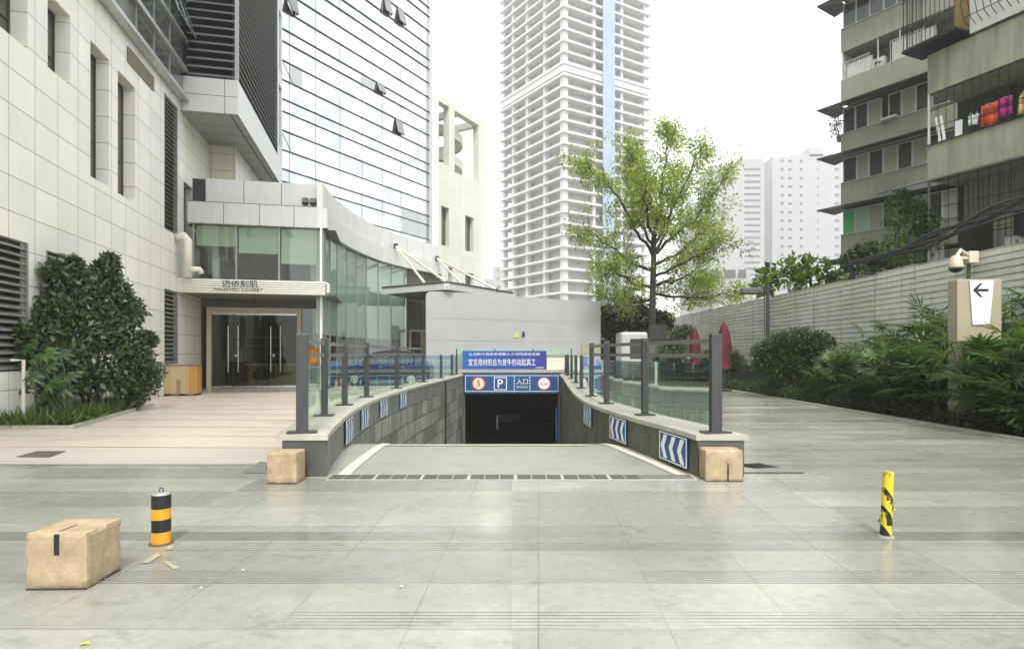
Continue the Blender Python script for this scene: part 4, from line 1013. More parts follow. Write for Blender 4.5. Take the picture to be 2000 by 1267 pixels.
far_block('apartment_tower', 1390, 1493, 322, 400, 'hazy apartment tower with a slanted roof wing directly right of the tree', [(.2, .06, 2), (.62, .3, 1.5)], 26, step=[(.55, 1.0, 5)])
far_block('apartment_tower', 1508, 1650, 306, 420, 'hazy apartment tower with a square lift house at its roof edge', [(.12, .035, 2), (.22, .05, 1.7), (.38, .04, 1.7), (.62, .02, 1.7), (.86, .06, 2)], 20, step=[(.53, .72, 7), (.3, .98, 2.5)])
far_block('apartment_tower', 1345, 1399, 395, 470, 'palest hazy apartment block half hidden behind the tree crown', [(.55, .2, 2)], 12)
far_block('office_block', 1392, 1466, 532, 220, 'low white flat roofed block seen above the fence beside the tree', [(.05, .2, 5), (.3, .3, 6), (.68, .2, 6)], 1, depth=15, step=[(.0, .5, 2.2)])
far_block('apartment_tower', 944, 962, 545, 460, 'faint grey block between the cream wing and the unfinished tower, taller one', [(.3, .3, 2)], 8)
far_block('apartment_tower', 962, 990, 520, 520, 'faintest distant slab just left of the unfinished tower foot', [(.3, .2, 2)], 8)
# ------------------------------------------------------------------ corrugated fence on the right
fx = 12.5
fe = thing('corrugated_fence', (fx, 25, 0), 'tall off white corrugated metal fence behind the palms and hedge', 'fence')
t = NT('fence_white'); p = t.pos(); x, y, z = t.sep(p)
c = t.ramp(t.noise(t.mul(p, (1, .25, 2)), 1.2, 5, .65), [(.3, (.60, .61, .53)), (.55, (.75, .755, .69)), (.75, (.80, .80, .75))])
c = t.mix(t.ramp(t.noise(t.mul(p, (2, 5, .25)), 1.5, 4, .7), [(.5, 0), (.75, .55)]), c, (.24, .24, .17))
rust = t.math('LESS_THAN', t.math('ABSOLUTE', t.math('SUBTRACT', t.math('FRACT', t.math('DIVIDE', y, 2.05)), .5)), .012)
FW = t.set(c, .5, .1, .4)
prof = []; zz = .95; k = 0
while zz < 4.3:
    prof += [(0, zz), (0, zz + .115), (.055, zz + .135), (.055, zz + .155)]; zz += .178
prof.append((0, 4.35))
yy = 8.0; k = 0
while yy < 47:
    y1 = yy + 2.05; sx = .012 * (k % 2); top = rng.uniform(-.03, .03)
    m = MB(); m.strip([(fx + sx + d, yy, z + (top if z > 4.3 else 0)) for d, z in prof], [(fx + sx + d, y1, z + (top if z > 4.3 else 0)) for d, z in prof])
    m.build('panel', FW, fe); k += 1
    MB().box(fx + .06, fx + .12, yy - .03, yy + .03, 0, 4.25).build('post', plain('post_grey', (.25, .25, .24), .6), fe)
    MB().box(fx - .012, fx - .001, yy - .012, yy + .012, .95, 4.33).build('seam', plain('seam_dark', (.36, .36, .31), .6), fe)
    yy = y1
MB().box(fx - .03, fx + .2, 8, 47, 0, .945).build('plinth', plain('fence_plinth', (.06, .06, .055), .8), fe)
struct('soil', MB().quad((9.42, 7, .02), (12.6, 7, .02), (12.6, 46, .02), (9.42, 46, .02)), plain('dark_soil', (.018, .017, .012), .95, .3, 6))
kb = MB(); kb.box(9.27, 9.41, 7, 46, 0, .055); struct('kerb', kb, plain('kerb_stone', (.38, .38, .31), .6, .15))

# ------------------------------------------------------------------ old apartment buildings on the right
OLD = plain('old_render', (.30, .305, .235), .85, .09, .9, bump=.35, streak=.22)
OLDB = plain('old_render_dark', (.29, .295, .205), .85, .12, .8, bump=.35, streak=.55)
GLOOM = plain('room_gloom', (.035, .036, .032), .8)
WIN = mirror('old_window', (.055, .065, .06), .08, 0.0, .05)
FRM = plain('window_alu', (.50, .51, .48), .45, .05)
AW = plain('awning_dark', (.045, .055, .055), .6, .2)
AF = Fr((19.04, 34, 0), (.546, -.8377)); 
def aA(px): m_ = (px - 1000) / F; return 1.194 * (34 * m_ - 19.04) / (.652 + m_)
aa = thing('apartment_building', AF(2, -3, 0), 'grey green walk-up apartment block with strips of windows and thin awnings', 'building')
tops = [5.4, 8.4, 11.38, 14.2, 17.35, 20.25, 23.3]; LA = 8.5
m = MB(AF); m.box(.0, LA, -9, -1.6, 0, 27); m.build('rear_wall', OLD, aa)
for i, zt in enumerate(tops):
    m = MB(AF); m.box(-.05, LA, -1.6, 0, zt - 1.3, zt); m.build('balcony_front', OLD, aa)
    zn = zt + 1.66
    if i == 4:          # open balcony
        MB(AF).box(0, .05, -1.55, -.02, zt, zn).build('corner_post', FRM, aa)
        for a_ in (1.9, 3.0): MB(AF).box(a_, a_ + .05, -.12, -.05, zt, zn).build('post', FRM, aa)
        g_ = MB(AF)
        for k in range(14): g_.box(.1 + k * .105, .115 + k * .105, -.08, -.06, zt, zt + 1.0)
        for q in (.02, .5, .98): g_.box(.1, 1.5, -.085, -.065, zt + q, zt + q + .02)
        g_.build('balcony_grille', plain('grille_white', (.66, .67, .63), .5), aa)
        g_ = MB(AF)
        for k in range(14): g_.box(2.55 + k * .12, 2.565 + k * .12, -.08, -.06, zt, zt + 1.15)
        for q in (.02, .55, 1.13): g_.box(2.55, 4.2, -.085, -.065, zt + q, zt + q + .02)
        g_.build('balcony_grille', plain('grille_white', (.66, .67, .63)), aa)
        MB(AF).quad((2.5, -.4, zt), (4.6, -.4, zt), (4.6, -.4, zt + 1.2), (2.5, -.4, zt + 1.2)).build('pale_sheet', plain('sheet_white', (.6, .62, .55), .6), aa)
        MB(AF).quad((.1, -.4, zt), (1.5, -.4, zt), (1.5, -.4, zt + .95), (.1, -.4, zt + .95)).build('pale_sheet', plain('sheet_white', (.6, .62, .55)), aa)
        o = MB(AF).box(1.55, 2.2, -.5, -.15, zt + .01, zt + .55).build('air_conditioner', plain('ac_white', (.5, .5, .46), .5), aa, bevel=.02)
        MB(AF).lathe((1.88, -.15, zt + .28), [(.2, 0), (.2, .01)], 4).build('fan_grille', BLACK, o)
        continue
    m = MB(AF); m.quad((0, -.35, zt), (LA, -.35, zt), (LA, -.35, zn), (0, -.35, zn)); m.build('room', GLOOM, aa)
    npx = 9; x = .06; rs = random.Random(i)
    for k in range(npx):
        w_ = .62 + .12 * rs.random()
        if i in (3,) and k == 3: x += .35
        wm = MB(AF).box(x, x + w_, -.12, -.105, zt + .04, zn - .25)
        pm_ = WIN
        if i == 1 and k < 1: pm_ = plain('green_pane', (.10, .42, .17), .4)
        elif i == 1 and k == 1: pm_ = plain('mint_pane', (.30, .45, .36), .4)
        elif rs.random() < .35: pm_ = plain('curtain_pane', (.30, .32, .25), .5, .1, 4)
        fm = MB(AF); fr_ = .035
        for q in ((x - fr_ / 2, x + fr_, zt, zn - .22), (x + w_ - fr_, x + w_ + fr_ / 2, zt, zn - .22), (x + fr_, x + w_ - fr_, zt, zt + .05), (x + fr_, x + w_ - fr_, zn - .27, zn - .22)): fm.box(q[0], q[1], -.14, -.06, q[2], q[3])
        f_ = fm.build('window', FRM, aa); wm.build('pane', pm_, f_)
        x += w_ + .02
        if x > 6.2: break
    m = MB(AF); m.box(-.05, LA, -.02, .06, zt + .001, zt + .04); m.build('sill', FRM, aa)
    # awning
    m = MB(AF); zl = zn - .02; a1 = 4.9 if i in (2,) else 5.6
    m.slab((-.05, -.06, zl), (a1, -.06, zl), (a1, .95, zl - .16), (-.95, .95, zl - .16), .05); m.slab((-.05, -1.0, zl), (-.05, -.06, zl), (-.95, .95, zl - .16), (-.95, -1.0, zl - .16), .05)
    aw = m.build('awning', AW, aa)
    if i == 2:
        t = MB(AF)
        for k in range(5): t.slab((-.04, -.95 + k * .2, zl + .045), (-.04, -.85 + k * .2, zl + .045), (-.94, -.85 + k * .2, zl - .12), (-.94, -.95 + k * .2, zl - .12), .01)
        t.build('awning_stripe', plain('awning_tan', (.5, .38, .2), .6), aw)
MB(AF).slab((-.05, .0, 6.85), (1.6, .0, 6.85), (1.6, .9, 6.6), (-1.0, .9, 6.6), .04).build('awning', plain('awning_teal', (.03, .10, .13), .5), aa)
o = MB(AF).box(2.2, 3.0, .02, .3, 14.22, 14.34).build('ledge_box', FRM, aa)
pt = thing('balcony_plant', at(1632, 245, 34.2), 'sparse dark potted plant hanging off the corner of the grey green block', 'plant')
L = Leaves(); c0 = at(1632, 245, 34.2)
for dx, dz, r in ((0, .2, .35), (-.15, -.1, .35), (.15, .05, .3), (-.1, -.5, .25), (.1, -.3, .3)): clump(L, (c0.x + dx, c0.y, c0.z + dz), r, 70, .14, .2, .3, .4)
L.build('foliage', leafmat('balcony_leaf', (.012, .02, .01), (.05, .07, .03), .15), pt)
MB().lathe((c0.x + .25, c0.y, c0.z - .95), [(.14, 0), (.2, .3)], 12).build('pot', plain('clay_pot', (.2, .12, .07), .8), pt)
MB().tube([(c0.x + .25, c0.y, c0.z - .7), (c0.x + .1, c0.y, c0.z - .2), (c0.x, c0.y, c0.z + .3)], .02, 6).build('stem', plain('bark_dark', (.03, .025, .02), .9), pt)

BF = Fr((14.47, 20.5, 0), (.399, -.917))
def aB(px): m_ = (px - 1000) / F; return 1.0905 * (20.5 * m_ - 14.47) / (.435 + m_)
def zB(px, py): m_ = (px - 1000) / F; s_ = (20.5 * m_ - 14.47) / (.435 + m_); return CAMZ + (690 - py) * (20.5 - s_) / F
ab = thing('apartment_building', BF(3, -2, 0), 'stained olive apartment wing with barred balconies and hanging laundry', 'building')
LBn = 8.0
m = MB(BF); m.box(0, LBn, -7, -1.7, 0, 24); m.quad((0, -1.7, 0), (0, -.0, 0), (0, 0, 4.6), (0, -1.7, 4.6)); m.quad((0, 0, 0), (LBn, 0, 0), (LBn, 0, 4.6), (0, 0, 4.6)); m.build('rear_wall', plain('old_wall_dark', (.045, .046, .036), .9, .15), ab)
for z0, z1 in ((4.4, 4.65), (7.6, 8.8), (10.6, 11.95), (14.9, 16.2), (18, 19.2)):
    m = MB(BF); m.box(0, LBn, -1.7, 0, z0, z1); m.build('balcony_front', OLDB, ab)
    m = MB(BF); m.box(-.02, LBn, .001, .05, z1 + .001, z1 + .03); m.build('sill', BLACK, ab)
for z0, z1, st in ((8.8, 10.6, .26), (4.65, 7.6, .3)):
    g_ = MB(BF); k = 0
    a_ = .05
    while a_ < LBn: g_.box(a_, a_ + .014, -.04, -.026, z0 + .03, z1); a_ += st
    for q in (.33, .66, .97): g_.box(0, LBn, -.045, -.022, z0 + (z1 - z0) * q, z0 + (z1 - z0) * q + .02)
    g_.build('security_grille', BLACK, ab)
    MB(BF).box(.0, .06, -.06, -.0, z0, z1).build('corner_post', FRM, ab)
for a_ in (1.2, 3.4): MB(BF).box(a_, a_ + .9, -1.69, -1.66, 9.0, 10.4).build('doorway', BLACK, ab)
MB(BF).slab((-.2, 0, 7.62), (LBn, 0, 7.62), (LBn, 1.3, 7.2), (-.9, 1.3, 7.2), .04).build('awning', AW, ab)
# projecting cage balcony at the top
m = MB(BF); m.box(-.55, 1.25, -.6, .55, 12.15, 12.22); cg = m.build('cage_floor', BLACK, ab)
g_ = MB(BF)
for k in range(12): a_ = -.52 + k * .15; g_.box(a_, a_ + .016, .5, .516, 12.22, 15.6)
for k in range(7): g_.box(-.53, -.514, -.55 + k * .17, -.534 + k * .17, 12.22, 15.6)
for z in (12.24, 12.9, 14.0): g_.box(-.53, 1.2, .5, .52, z, z + .025)
g_.build('cage_bars', BLACK, ab)
g_ = MB(BF); a_ = 1.3
while a_ < LBn:
    g_.tube([(a_, .45, 15), (a_, .45, 12.9), (a_, .3, 12.45), (a_, .02, 12.3)], .012, 5); a_ += .2
for z, b_ in ((13.0, .45), (14.2, .45), (12.5, .32)): g_.box(1.3, LBn, b_ - .01, b_ + .01, z, z + .02)
g_.build('window_cage', BLACK, ab)
m = MB(BF); m.box(1.32, LBn, -.5, .0, 12.05, 14.9); m.build('enclosed_balcony', plain('balcony_sheet', (.55, .56, .52), .6, .05, streak=.1), ab)
MB(BF).box(.35, 1.2, -.9, -.85, 12.22, 14.6).build('balcony_door', plain('ochre_door', (.40, .30, .10), .6, .15), ab)
# laundry and bits on the lower balcony
def garment(px_, py_, w_, h_, col, lb, bb=-.12, nm='garment'):
    a_ = aB(px_); zt = zB(px_, py_); o = thing(nm, BF(a_, bb, zt - h_), lb, 'laundry', 'laundry on the barred balcony')
    m = MB(BF); n = 9; top, mid, bot = [], [], []
    for i in range(n + 1):
        f = i / n; k_ = .03 * math.sin(f * 11 + a_ * 5); sl = (.12 if w_ < .4 else -.02 * math.sin(f * 14)) * h_ * (1 - abs(2 * f - 1))
        top.append((a_ + (f - .5) * w_, bb + k_ * .3, zt - (.25 if w_ < .4 else .03) * h_ + sl * 2)); mid.append((a_ + (f - .5) * w_ * .95, bb + k_, zt - .55 * h_)); bot.append((a_ + (f - .5) * w_ * 1.08, bb + k_ * 1.5, zt - h_ + .05 * h_ * math.sin(f * 9)))
    m.strip(mid, top); m.strip(bot, mid)
    x = m.build('cloth', col, o, smooth=True); sd = x.modifiers.new('thickness', 'SOLIDIFY'); sd.thickness = .02
    MB(BF).tube([(a_ - w_ * .3, bb, zt - .08), (a_, bb, zt), (a_ + w_ * .3, bb, zt - .08)], .01, 5).build('hanger', FRM, o)
garment(1928, 200, .45, .72, plain('cloth_orange', (.50, .065, .015), .8, .1), 'orange red cloth draped between the bars of the balcony')
garment(1958, 188, .4, .62, plain('cloth_magenta', (.28, .006, .14), .8, .1), 'magenta towel on the balcony beside the orange cloth')
garment(1996, 176, .3, .7, plain('cloth_cream', (.62, .45, .18), .8, .2), 'cream and ochre jacket on the balcony right of the magenta towel')
garment(1892, 220, .16, .4, plain('cloth_paleblue', (.55, .62, .62), .8), 'pale blue small shirt on the balcony, first in the row')
garment(1903, 218, .14, .4, plain('cloth_white', (.66, .68, .66), .8), 'white vest on the balcony beside the pale blue shirt')
garment(1912, 216, .14, .38, plain('cloth_wine', (.16, .015, .03), .8), 'dark wine red shirt on the balcony left of the orange cloth')
bs = thing('board_stack', BF(aB(1829), -.3, 8.8), 'two leaning white boards in the corner of the barred balcony', 'boards')
for k in (0, 1): MB(BF).slab((aB(1822 + 9 * k), -.15, 9.75), (aB(1826 + 9 * k), -.15, 9.75), (aB(1834 + 9 * k), -.15, 8.84), (aB(1829 + 9 * k), -.15, 8.84), .04).build('board', SIGNW, bs)
tag(MB(BF).box(aB(1858), aB(1871), -.25, -.2, 8.84, 9.42).build('framed_board', SIGNW, origin=BF(aB(1864), -.2, 8.84)), 'small framed white board standing on the barred balcony', 'board')
sh_ = MB(BF); a_ = aB(1840)
while a_ < LBn: sh_.box(a_, a_ + .13, -1.25, -1.22, 6.2, 7.58); a_ += .15
sh_.build('slatted_shutter', plain('shutter_greygreen', (.20, .205, .17), .7, .15), ab)
for a0_, a1_, z1_ in ((aB(1812), aB(1826), 5.35), (aB(1955), aB(1975), 5.25), (aB(1983), aB(1998), 5.15)):
    o = thing('plastic_crate', BF(a0_, -.4, 4.66), {5.35: 'white slatted crate at the climber end of the lower dark balcony', 5.25: 'white crate in the middle of the lower dark balcony behind the cables', 5.15: 'white crate at the far right end of the lower dark balcony'}[z1_], 'crate')
    q_ = MB(BF); q_.box(a0_, a1_, -.5, -.2, 4.66, z1_ - .02); q_.build('body', plain('crate_white', (.5, .51, .47), .6, .1), o)
    q_ = MB(BF); q_.box(a0_ - .02, a1_ + .02, -.52, -.18, z1_ - .018, z1_ + .02); q_.build('rim', plain('crate_rim', (.3, .31, .28), .6), o)
hg = thing('drying_rack', BF(aB(1925), -.5, 6.0), 'thin black folding drying rack on the lower dark balcony', 'drying rack')
for k in range(5): MB(BF).box(aB(1912) + k * .22, aB(1912) + k * .22 + .02, -.6, -.58, 5.0, 6.3).build('bar', BLACK, hg)
MB(BF).box(aB(1912), aB(1912) + .92, -.6, -.58, 6.3, 6.33).build('top_bar', BLACK, hg); MB(BF).box(aB(1912), aB(1912) + .92, -.6, -.58, 5.6, 5.63).build('top_bar', BLACK, hg)
MB(BF).quad((aB(1905), -1.0, 5.1), (aB(1945), -1.0, 5.1), (aB(1945), -1.0, 6.15), (aB(1905), -1.0, 6.15)).build('pale_sheet', plain('sheet_olive', (.30, .31, .22), .7), ab)
# cable bundle sagging along the wing
cb_ = thing('cable_bundle', at(1830, 480, 17.5), 'thick black bundle of cables sagging along the old olive wing', 'cables')
for k in range(9):
    j = rng.uniform(-1, 1, 4)
    pts = [at(1655, 516 + j[0] * 4, 21.5), at(1740, 497 + j[1] * 7, 19.8), at(1830, 462 + j[2] * 14, 18.2), at(1920, 425 + j[3] * 16, 16.6), at(2010, 392 + j[0] * 18, 15.2), at(2120, 355, 13.9)]
    P_ = []
    for i in range(len(pts) - 1):
        for q in range(4):
            f = q / 4; a_ = pts[max(0, i - 1)]; b_ = pts[i]; c_ = pts[i + 1]; d_ = pts[min(len(pts) - 1, i + 2)]
            P_.append(.5 * ((2 * b_) + (c_ - a_) * f + (2 * a_ - 5 * b_ + 4 * c_ - d_) * f * f + (3 * b_ - a_ - 3 * c_ + d_) * f**3))
    MB().tube(P_, .035 if k < 5 else .02, 6).build('cable', BLACK, cb_)

# ------------------------------------------------------------------ street furniture on the right
lp = thing('street_lamp', (11.6, 26.7, 0), 'dark post lamp with a flat box head beside the corrugated fence', 'street lamp')
MB().box(11.54, 11.66, 26.64, 26.76, 0, 4.72).build('pole', STEEL, lp)
MB().box(11.3, 11.54, 26.67, 26.73, 4.42, 4.5).build('arm', STEEL, lp)
MB().box(10.38, 11.32, 26.5, 26.9, 4.28, 4.56).build('lamp_head', plain('lamp_grey', (.09, .09, .095), .5), lp, bevel=.06)
MB().tube([(11.40, 26.6, 4.4), (11.42, 26.6, 1.0), (11.42, 26.6, 0)], .02, 6).build('conduit', BLACK, lp)
tm = thing('totem_sign', (10.3, 13, 0), 'tan totem sign with a white tapered panel and black left arrow among the palms', 'sign')
x0, x1 = at(1870, 0, 13).x, at(1957, 0, 13).x
MB().box(x0, x1, 13, 13.3, 0, 3.24).build('body', plain('totem_tan', (.34, .30, .21), .55, .06, 1.5), tm, bevel=.02)
tl, tr, bl_, br = at(1893, 548, 12.985), at(1940, 548, 12.985), at(1899, 634, 12.985), at(1932, 634, 12.985)
MB().slab(tuple(bl_), tuple(br), tuple(tr), tuple(tl), .014).build('panel', plain('totem_white', (.74, .75, .75), .4, .03), tm)
q = lambda a_, b_: tuple(at(a_, b_, 12.968)); m = MB()
m.add([q(1931, 564), q(1931, 569), q(1908, 569), q(1908, 564)], [(0, 1, 2, 3)]); m.add([q(1900, 566.5), q(1914, 553), q(1920, 553), q(1907, 566.5)], [(0, 1, 2, 3)]); m.add([q(1900, 566.5), q(1907, 566.5), q(1920, 580), q(1914, 580)], [(0, 1, 2, 3)])
o = m.build('arrow', BLACK, tm)
cc_ = thing('security_camera', at(1885, 500, 15.8), 'cream dome security camera on a bracket at the fence top', 'camera')
c0 = at(1867, 515, 15.6); CRM = plain('camera_cream', (.55, .49, .37), .45, .05)
MB().lathe((c0.x, c0.y, c0.z - .12), [(.17, 0), (.18, .04), (.13, .26), (.08, .33)], 20).build('housing', CRM, cc_, smooth=True)
MB().lathe((c0.x, c0.y, c0.z - .24), [(.02, 0), (.10, .02), (.15, .08), (.165, .118)], 20).build('dome', plain('dome_black', (.02, .02, .02), .1), cc_, smooth=True)
MB().tube([(c0.x, c0.y, c0.z + .16), (c0.x + .12, c0.y, c0.z + .36), (c0.x + .42, c0.y + .1, c0.z + .22)], .05, 8).build('arm', CRM, cc_)
MB().tube([(c0.x - .08, c0.y, c0.z + .16), (c0.x + .42, c0.y + .1, c0.z + .15)], .05, 8).build('arm', CRM, cc_)
MB().box(c0.x + .36, c0.x + .62, c0.y, c0.y + .25, c0.z + .02, c0.z + .34).build('mount_box', CRM, cc_, bevel=.02)
MB().tube([(c0.x + .5, c0.y + .2, c0.z + .1), (c0.x + .5, c0.y + .2, 0)], .04, 8).build('pole', plain('pole_dark', (.06, .06, .055), .6), cc_)

def umbrella(x, y, top, rmax, lb):
    o = thing('closed_umbrella', (x, y, 0), lb, 'umbrella', 'closed red parasols by the hedge')
    RD = plain('parasol_red', (.095, .004, .013), .75, .2, 3)
    n = 24; prof = [(.02, top), (.1, top - .12), (rmax * .8, top - .5), (rmax, top - 1.1), (rmax * .7, top - 1.45), (rmax * 1.0, top - 1.95)]
    m = MB(); vs, fs = [], []
    for r, z in prof: vs += [(x + r * (1 + .22 * math.sin(8 * 2 * math.pi * k / n)) * math.cos(2 * math.pi * k / n), y + r * (1 + .22 * math.sin(8 * 2 * math.pi * k / n)) * math.sin(2 * math.pi * k / n), z) for k in range(n)]
    for i in range(len(prof) - 1): fs += [(i * n + k, i * n + (k + 1) % n, (i + 1) * n + (k + 1) % n, (i + 1) * n + k) for k in range(n)]
    m.add(vs, fs); m.build('canopy', RD, o, smooth=True)
    MB().tube([(x, y, .05), (x, y, top + .06)], .025, 8).build('pole', STEEL, o); MB().lathe((x, y, 0), [(.3, 0), (.3, .06), (.06, .1)], 20).build('base', BLACK, o)
u1, u2 = at(1357, 0, 28.2), at(1414, 0, 25.0)
umbrella(u1.x, 28.2, at(0, 640, 28.2).z, .24, 'red closed parasol over the round garden table')
umbrella(u2.x, 25.0, at(0, 630, 25).z, .27, 'red closed parasol showing behind the tall right end post of the railing')
tb_ = thing('garden_table', (8.55, 27.6, 0), 'round dark garden table under the closed red parasol', 'table')
MB().lathe((8.55, 27.6, .74), [(.5, 0), (.52, .02), (.5, .035)], 28).build('tabletop', plain('table_grey', (.3, .31, .3), .25), tb_)
for k in range(4): MB().tube([(8.55 + .12 * math.cos(k * 1.57), 27.6 + .12 * math.sin(k * 1.57), .73), (8.55 + .36 * math.cos(k * 1.57), 27.6 + .36 * math.sin(k * 1.57), .0)], .02, 6).build('leg', BLACK, tb_)
def gchair(x, y, rz, lb):
    o = thing('garden_chair', (x, y, 0), lb, 'chair', 'dark garden chairs round the table')
    fr = Fr((x, y, 0), (math.cos(rz), math.sin(rz)), (-math.sin(rz), math.cos(rz)))
    MB(fr).box(-.22, .22, -.22, .22, .42, .46).build('seat', WK, o, bevel=.015)
    MB(fr).slab((-.22, .2, .46), (.22, .2, .46), (.22, .3, .88), (-.22, .3, .88), .03).build('backrest', WK, o)
    for sx in (-.2, .2):
        for sy_ in (-.2, .2): MB(fr).tube([(sx, sy_, .42), (sx * 1.1, sy_ * 1.1, 0)], .018, 6).build('leg', WK, o)
gchair(7.75, 27.5, 1.5, 'dark garden chair left of the round table'); gchair(9.3, 27.7, -1.5, 'dark garden chair right of the round table'); gchair(8.7, 28.5, 0.1, 'dark garden chair behind the round table near the parasol pole')
ks = thing('kiosk', (8.6, 37, 0), 'pale grey kiosk cabin with rounded edges and a dark board on its side', 'kiosk')
kx0, kx1 = at(1213, 0, 36.5).x, at(1266, 0, 36.5).x
MB().box(kx0, kx1, 36.5, 38.5, .02, at(0, 648, 36.5).z).build('cabin', plain('kiosk_grey', (.47, .47, .45), .45, .06), ks, bevel=.15)
MB().box(kx0 + .55, kx1 - .15, 36.46, 36.497, 1.3, 2.5).build('window', WIN, ks); MB().box(kx0 + .5, kx1 - .1, 36.47, 36.498, .1, 1.1).build('hatch', plain('kiosk_panel', (.32, .33, .31), .5), ks)
MB().box(kx1 + .02, kx1 + 1.15, 36.4, 36.52, 2.45, at(0, 634, 36.4).z).build('name_board', plain('board_black', (.025, .025, .027), .5), ks)
MB().box(kx1 + .05, kx1 + 1.1, 36.55, 38, .02, 2.44).build('side_room', plain('kiosk_dark', (.1, .1, .09), .6), ks)
nb = thing('notice_stand', (at(1166, 0, 25).x, 25, 0), 'small blue notice board on a stand right of the ramp', 'notice board')
c0 = at(1166, 0, 25)
MB().box(c0.x - .25, c0.x + .25, 24.98, 25.02, at(0, 726, 25).z, at(0, 703, 25).z).build('board', plain('notice_blue', (.03, .10, .28), .4), nb)
MB().box(c0.x - .2, c0.x - .05, 24.97, 24.979, at(0, 715, 25).z, at(0, 705, 25).z).build('white_label', SIGNW, nb)
for dx in (-.2, .2): MB().tube([(c0.x + dx, 25.04, 0), (c0.x + dx, 25.04, at(0, 704, 25).z)], .02, 6).build('leg', STEEL, nb)
wb = thing('white_barrier', (at(1140, 0, 33).x, 33, 0), 'low white barrier block with dark top right of the banner', 'barrier')
c0 = at(1143, 0, 33); MB().box(c0.x - .5, c0.x + .45, 33, 33.4, 0, 1.45).build('block', WHITE, wb, bevel=.04); MB().box(c0.x - .2, c0.x + .85, 33.02, 33.38, 1.46, 2.15).build('dark_top', plain('olive_trim', (.1, .1, .08)), wb)

# ------------------------------------------------------------------ things on the left
uxc = thing('equipment_cabinet', at(345, 742, 22.4) * 1, 'tan wooden cabinet on small feet beside the office wall and shrub', 'cabinet')
c0 = at(313, 0, 22.0); cf = Fr((c0.x, c0.y, 0), VL, UL)
MB(cf).box(0, .98, .0, .6, .08, 1.13).build('body', plain('cabinet_tan', (.50, .37, .21), .55, .1, 1.5, streak=.2), uxc, bevel=.01)
MB(cf).box(.985, 1.26, .0, .58, .08, 1.13).build('side_panel', plain('cabinet_orange', (.48, .24, .055), .5, .12), uxc, bevel=.01)
MB(cf).box(-.02, 1.28, -.02, .62, 1.135, 1.17).build('lid', plain('cabinet_lid', (.20, .15, .09), .6), uxc)
MB(cf).box(.55, .68, -.008, .0, .1, .6).build('stain_panel', plain('cabinet_stain', (.3, .22, .12), .7), uxc)
for a_ in (.05, .6, 1.15): MB(cf).box(a_, a_ + .1, .03, .55, .0, .078).build('foot', BLACK, uxc)
tbl = thing('side_table', at(612, 757, 26.8), 'small white pedestal table beside the glass pavilion corner', 'table')
c0 = at(612, 0, 26.8)
MB().lathe((c0.x + .12, c0.y, .96), [(.42, 0), (.42, .035)], 24).build('tabletop', WHITE, tbl); MB().tube([(c0.x + .05, c0.y, .02), (c0.x + .05, c0.y, .96)], .05, 10).build('leg', plain('table_leg', (.25, .26, .25), .4), tbl); MB().lathe((c0.x + .05, c0.y, 0), [(.28, 0), (.28, .03)], 20).build('foot', plain('table_leg', (.25, .26, .25)), tbl)
ol = thing('cloth_bundle', (c0.x, c0.y, .995), 'orange ribbed cloth bundle standing on the small white table', 'bundle')
m = MB(); n = 32; vs, fs = [], []
pr = [(.10, 0), (.20, .06), (.24, .25), (.20, .42), (.17, .46), (.2, .52), (.22, .66), (.18, .8), (.05, .88)]
for r, z in pr: vs += [(c0.x + .02 + r * (1 + .07 * math.cos(10 * 2 * math.pi * k / n)) * math.cos(2 * math.pi * k / n), c0.y + r * math.sin(2 * math.pi * k / n), 1.0 + z) for k in range(n)]
for i in range(len(pr) - 1): fs += [(i * n + k, i * n + (k + 1) % n, (i + 1) * n + (k + 1) % n, (i + 1) * n + k) for k in range(n)]
fs.append(tuple(range((len(pr) - 1) * n, len(pr) * n))); m.add(vs, fs); m.build('cloth', plain('orange_cloth', (.75, .24, .015), .6, .12), ol, smooth=True)
MB().tube([(c0.x, c0.y, 1.87), (c0.x + .03, c0.y, 1.96)], .03, 6).build('knot', plain('knot_green', (.08, .12, .02), .7), ol)

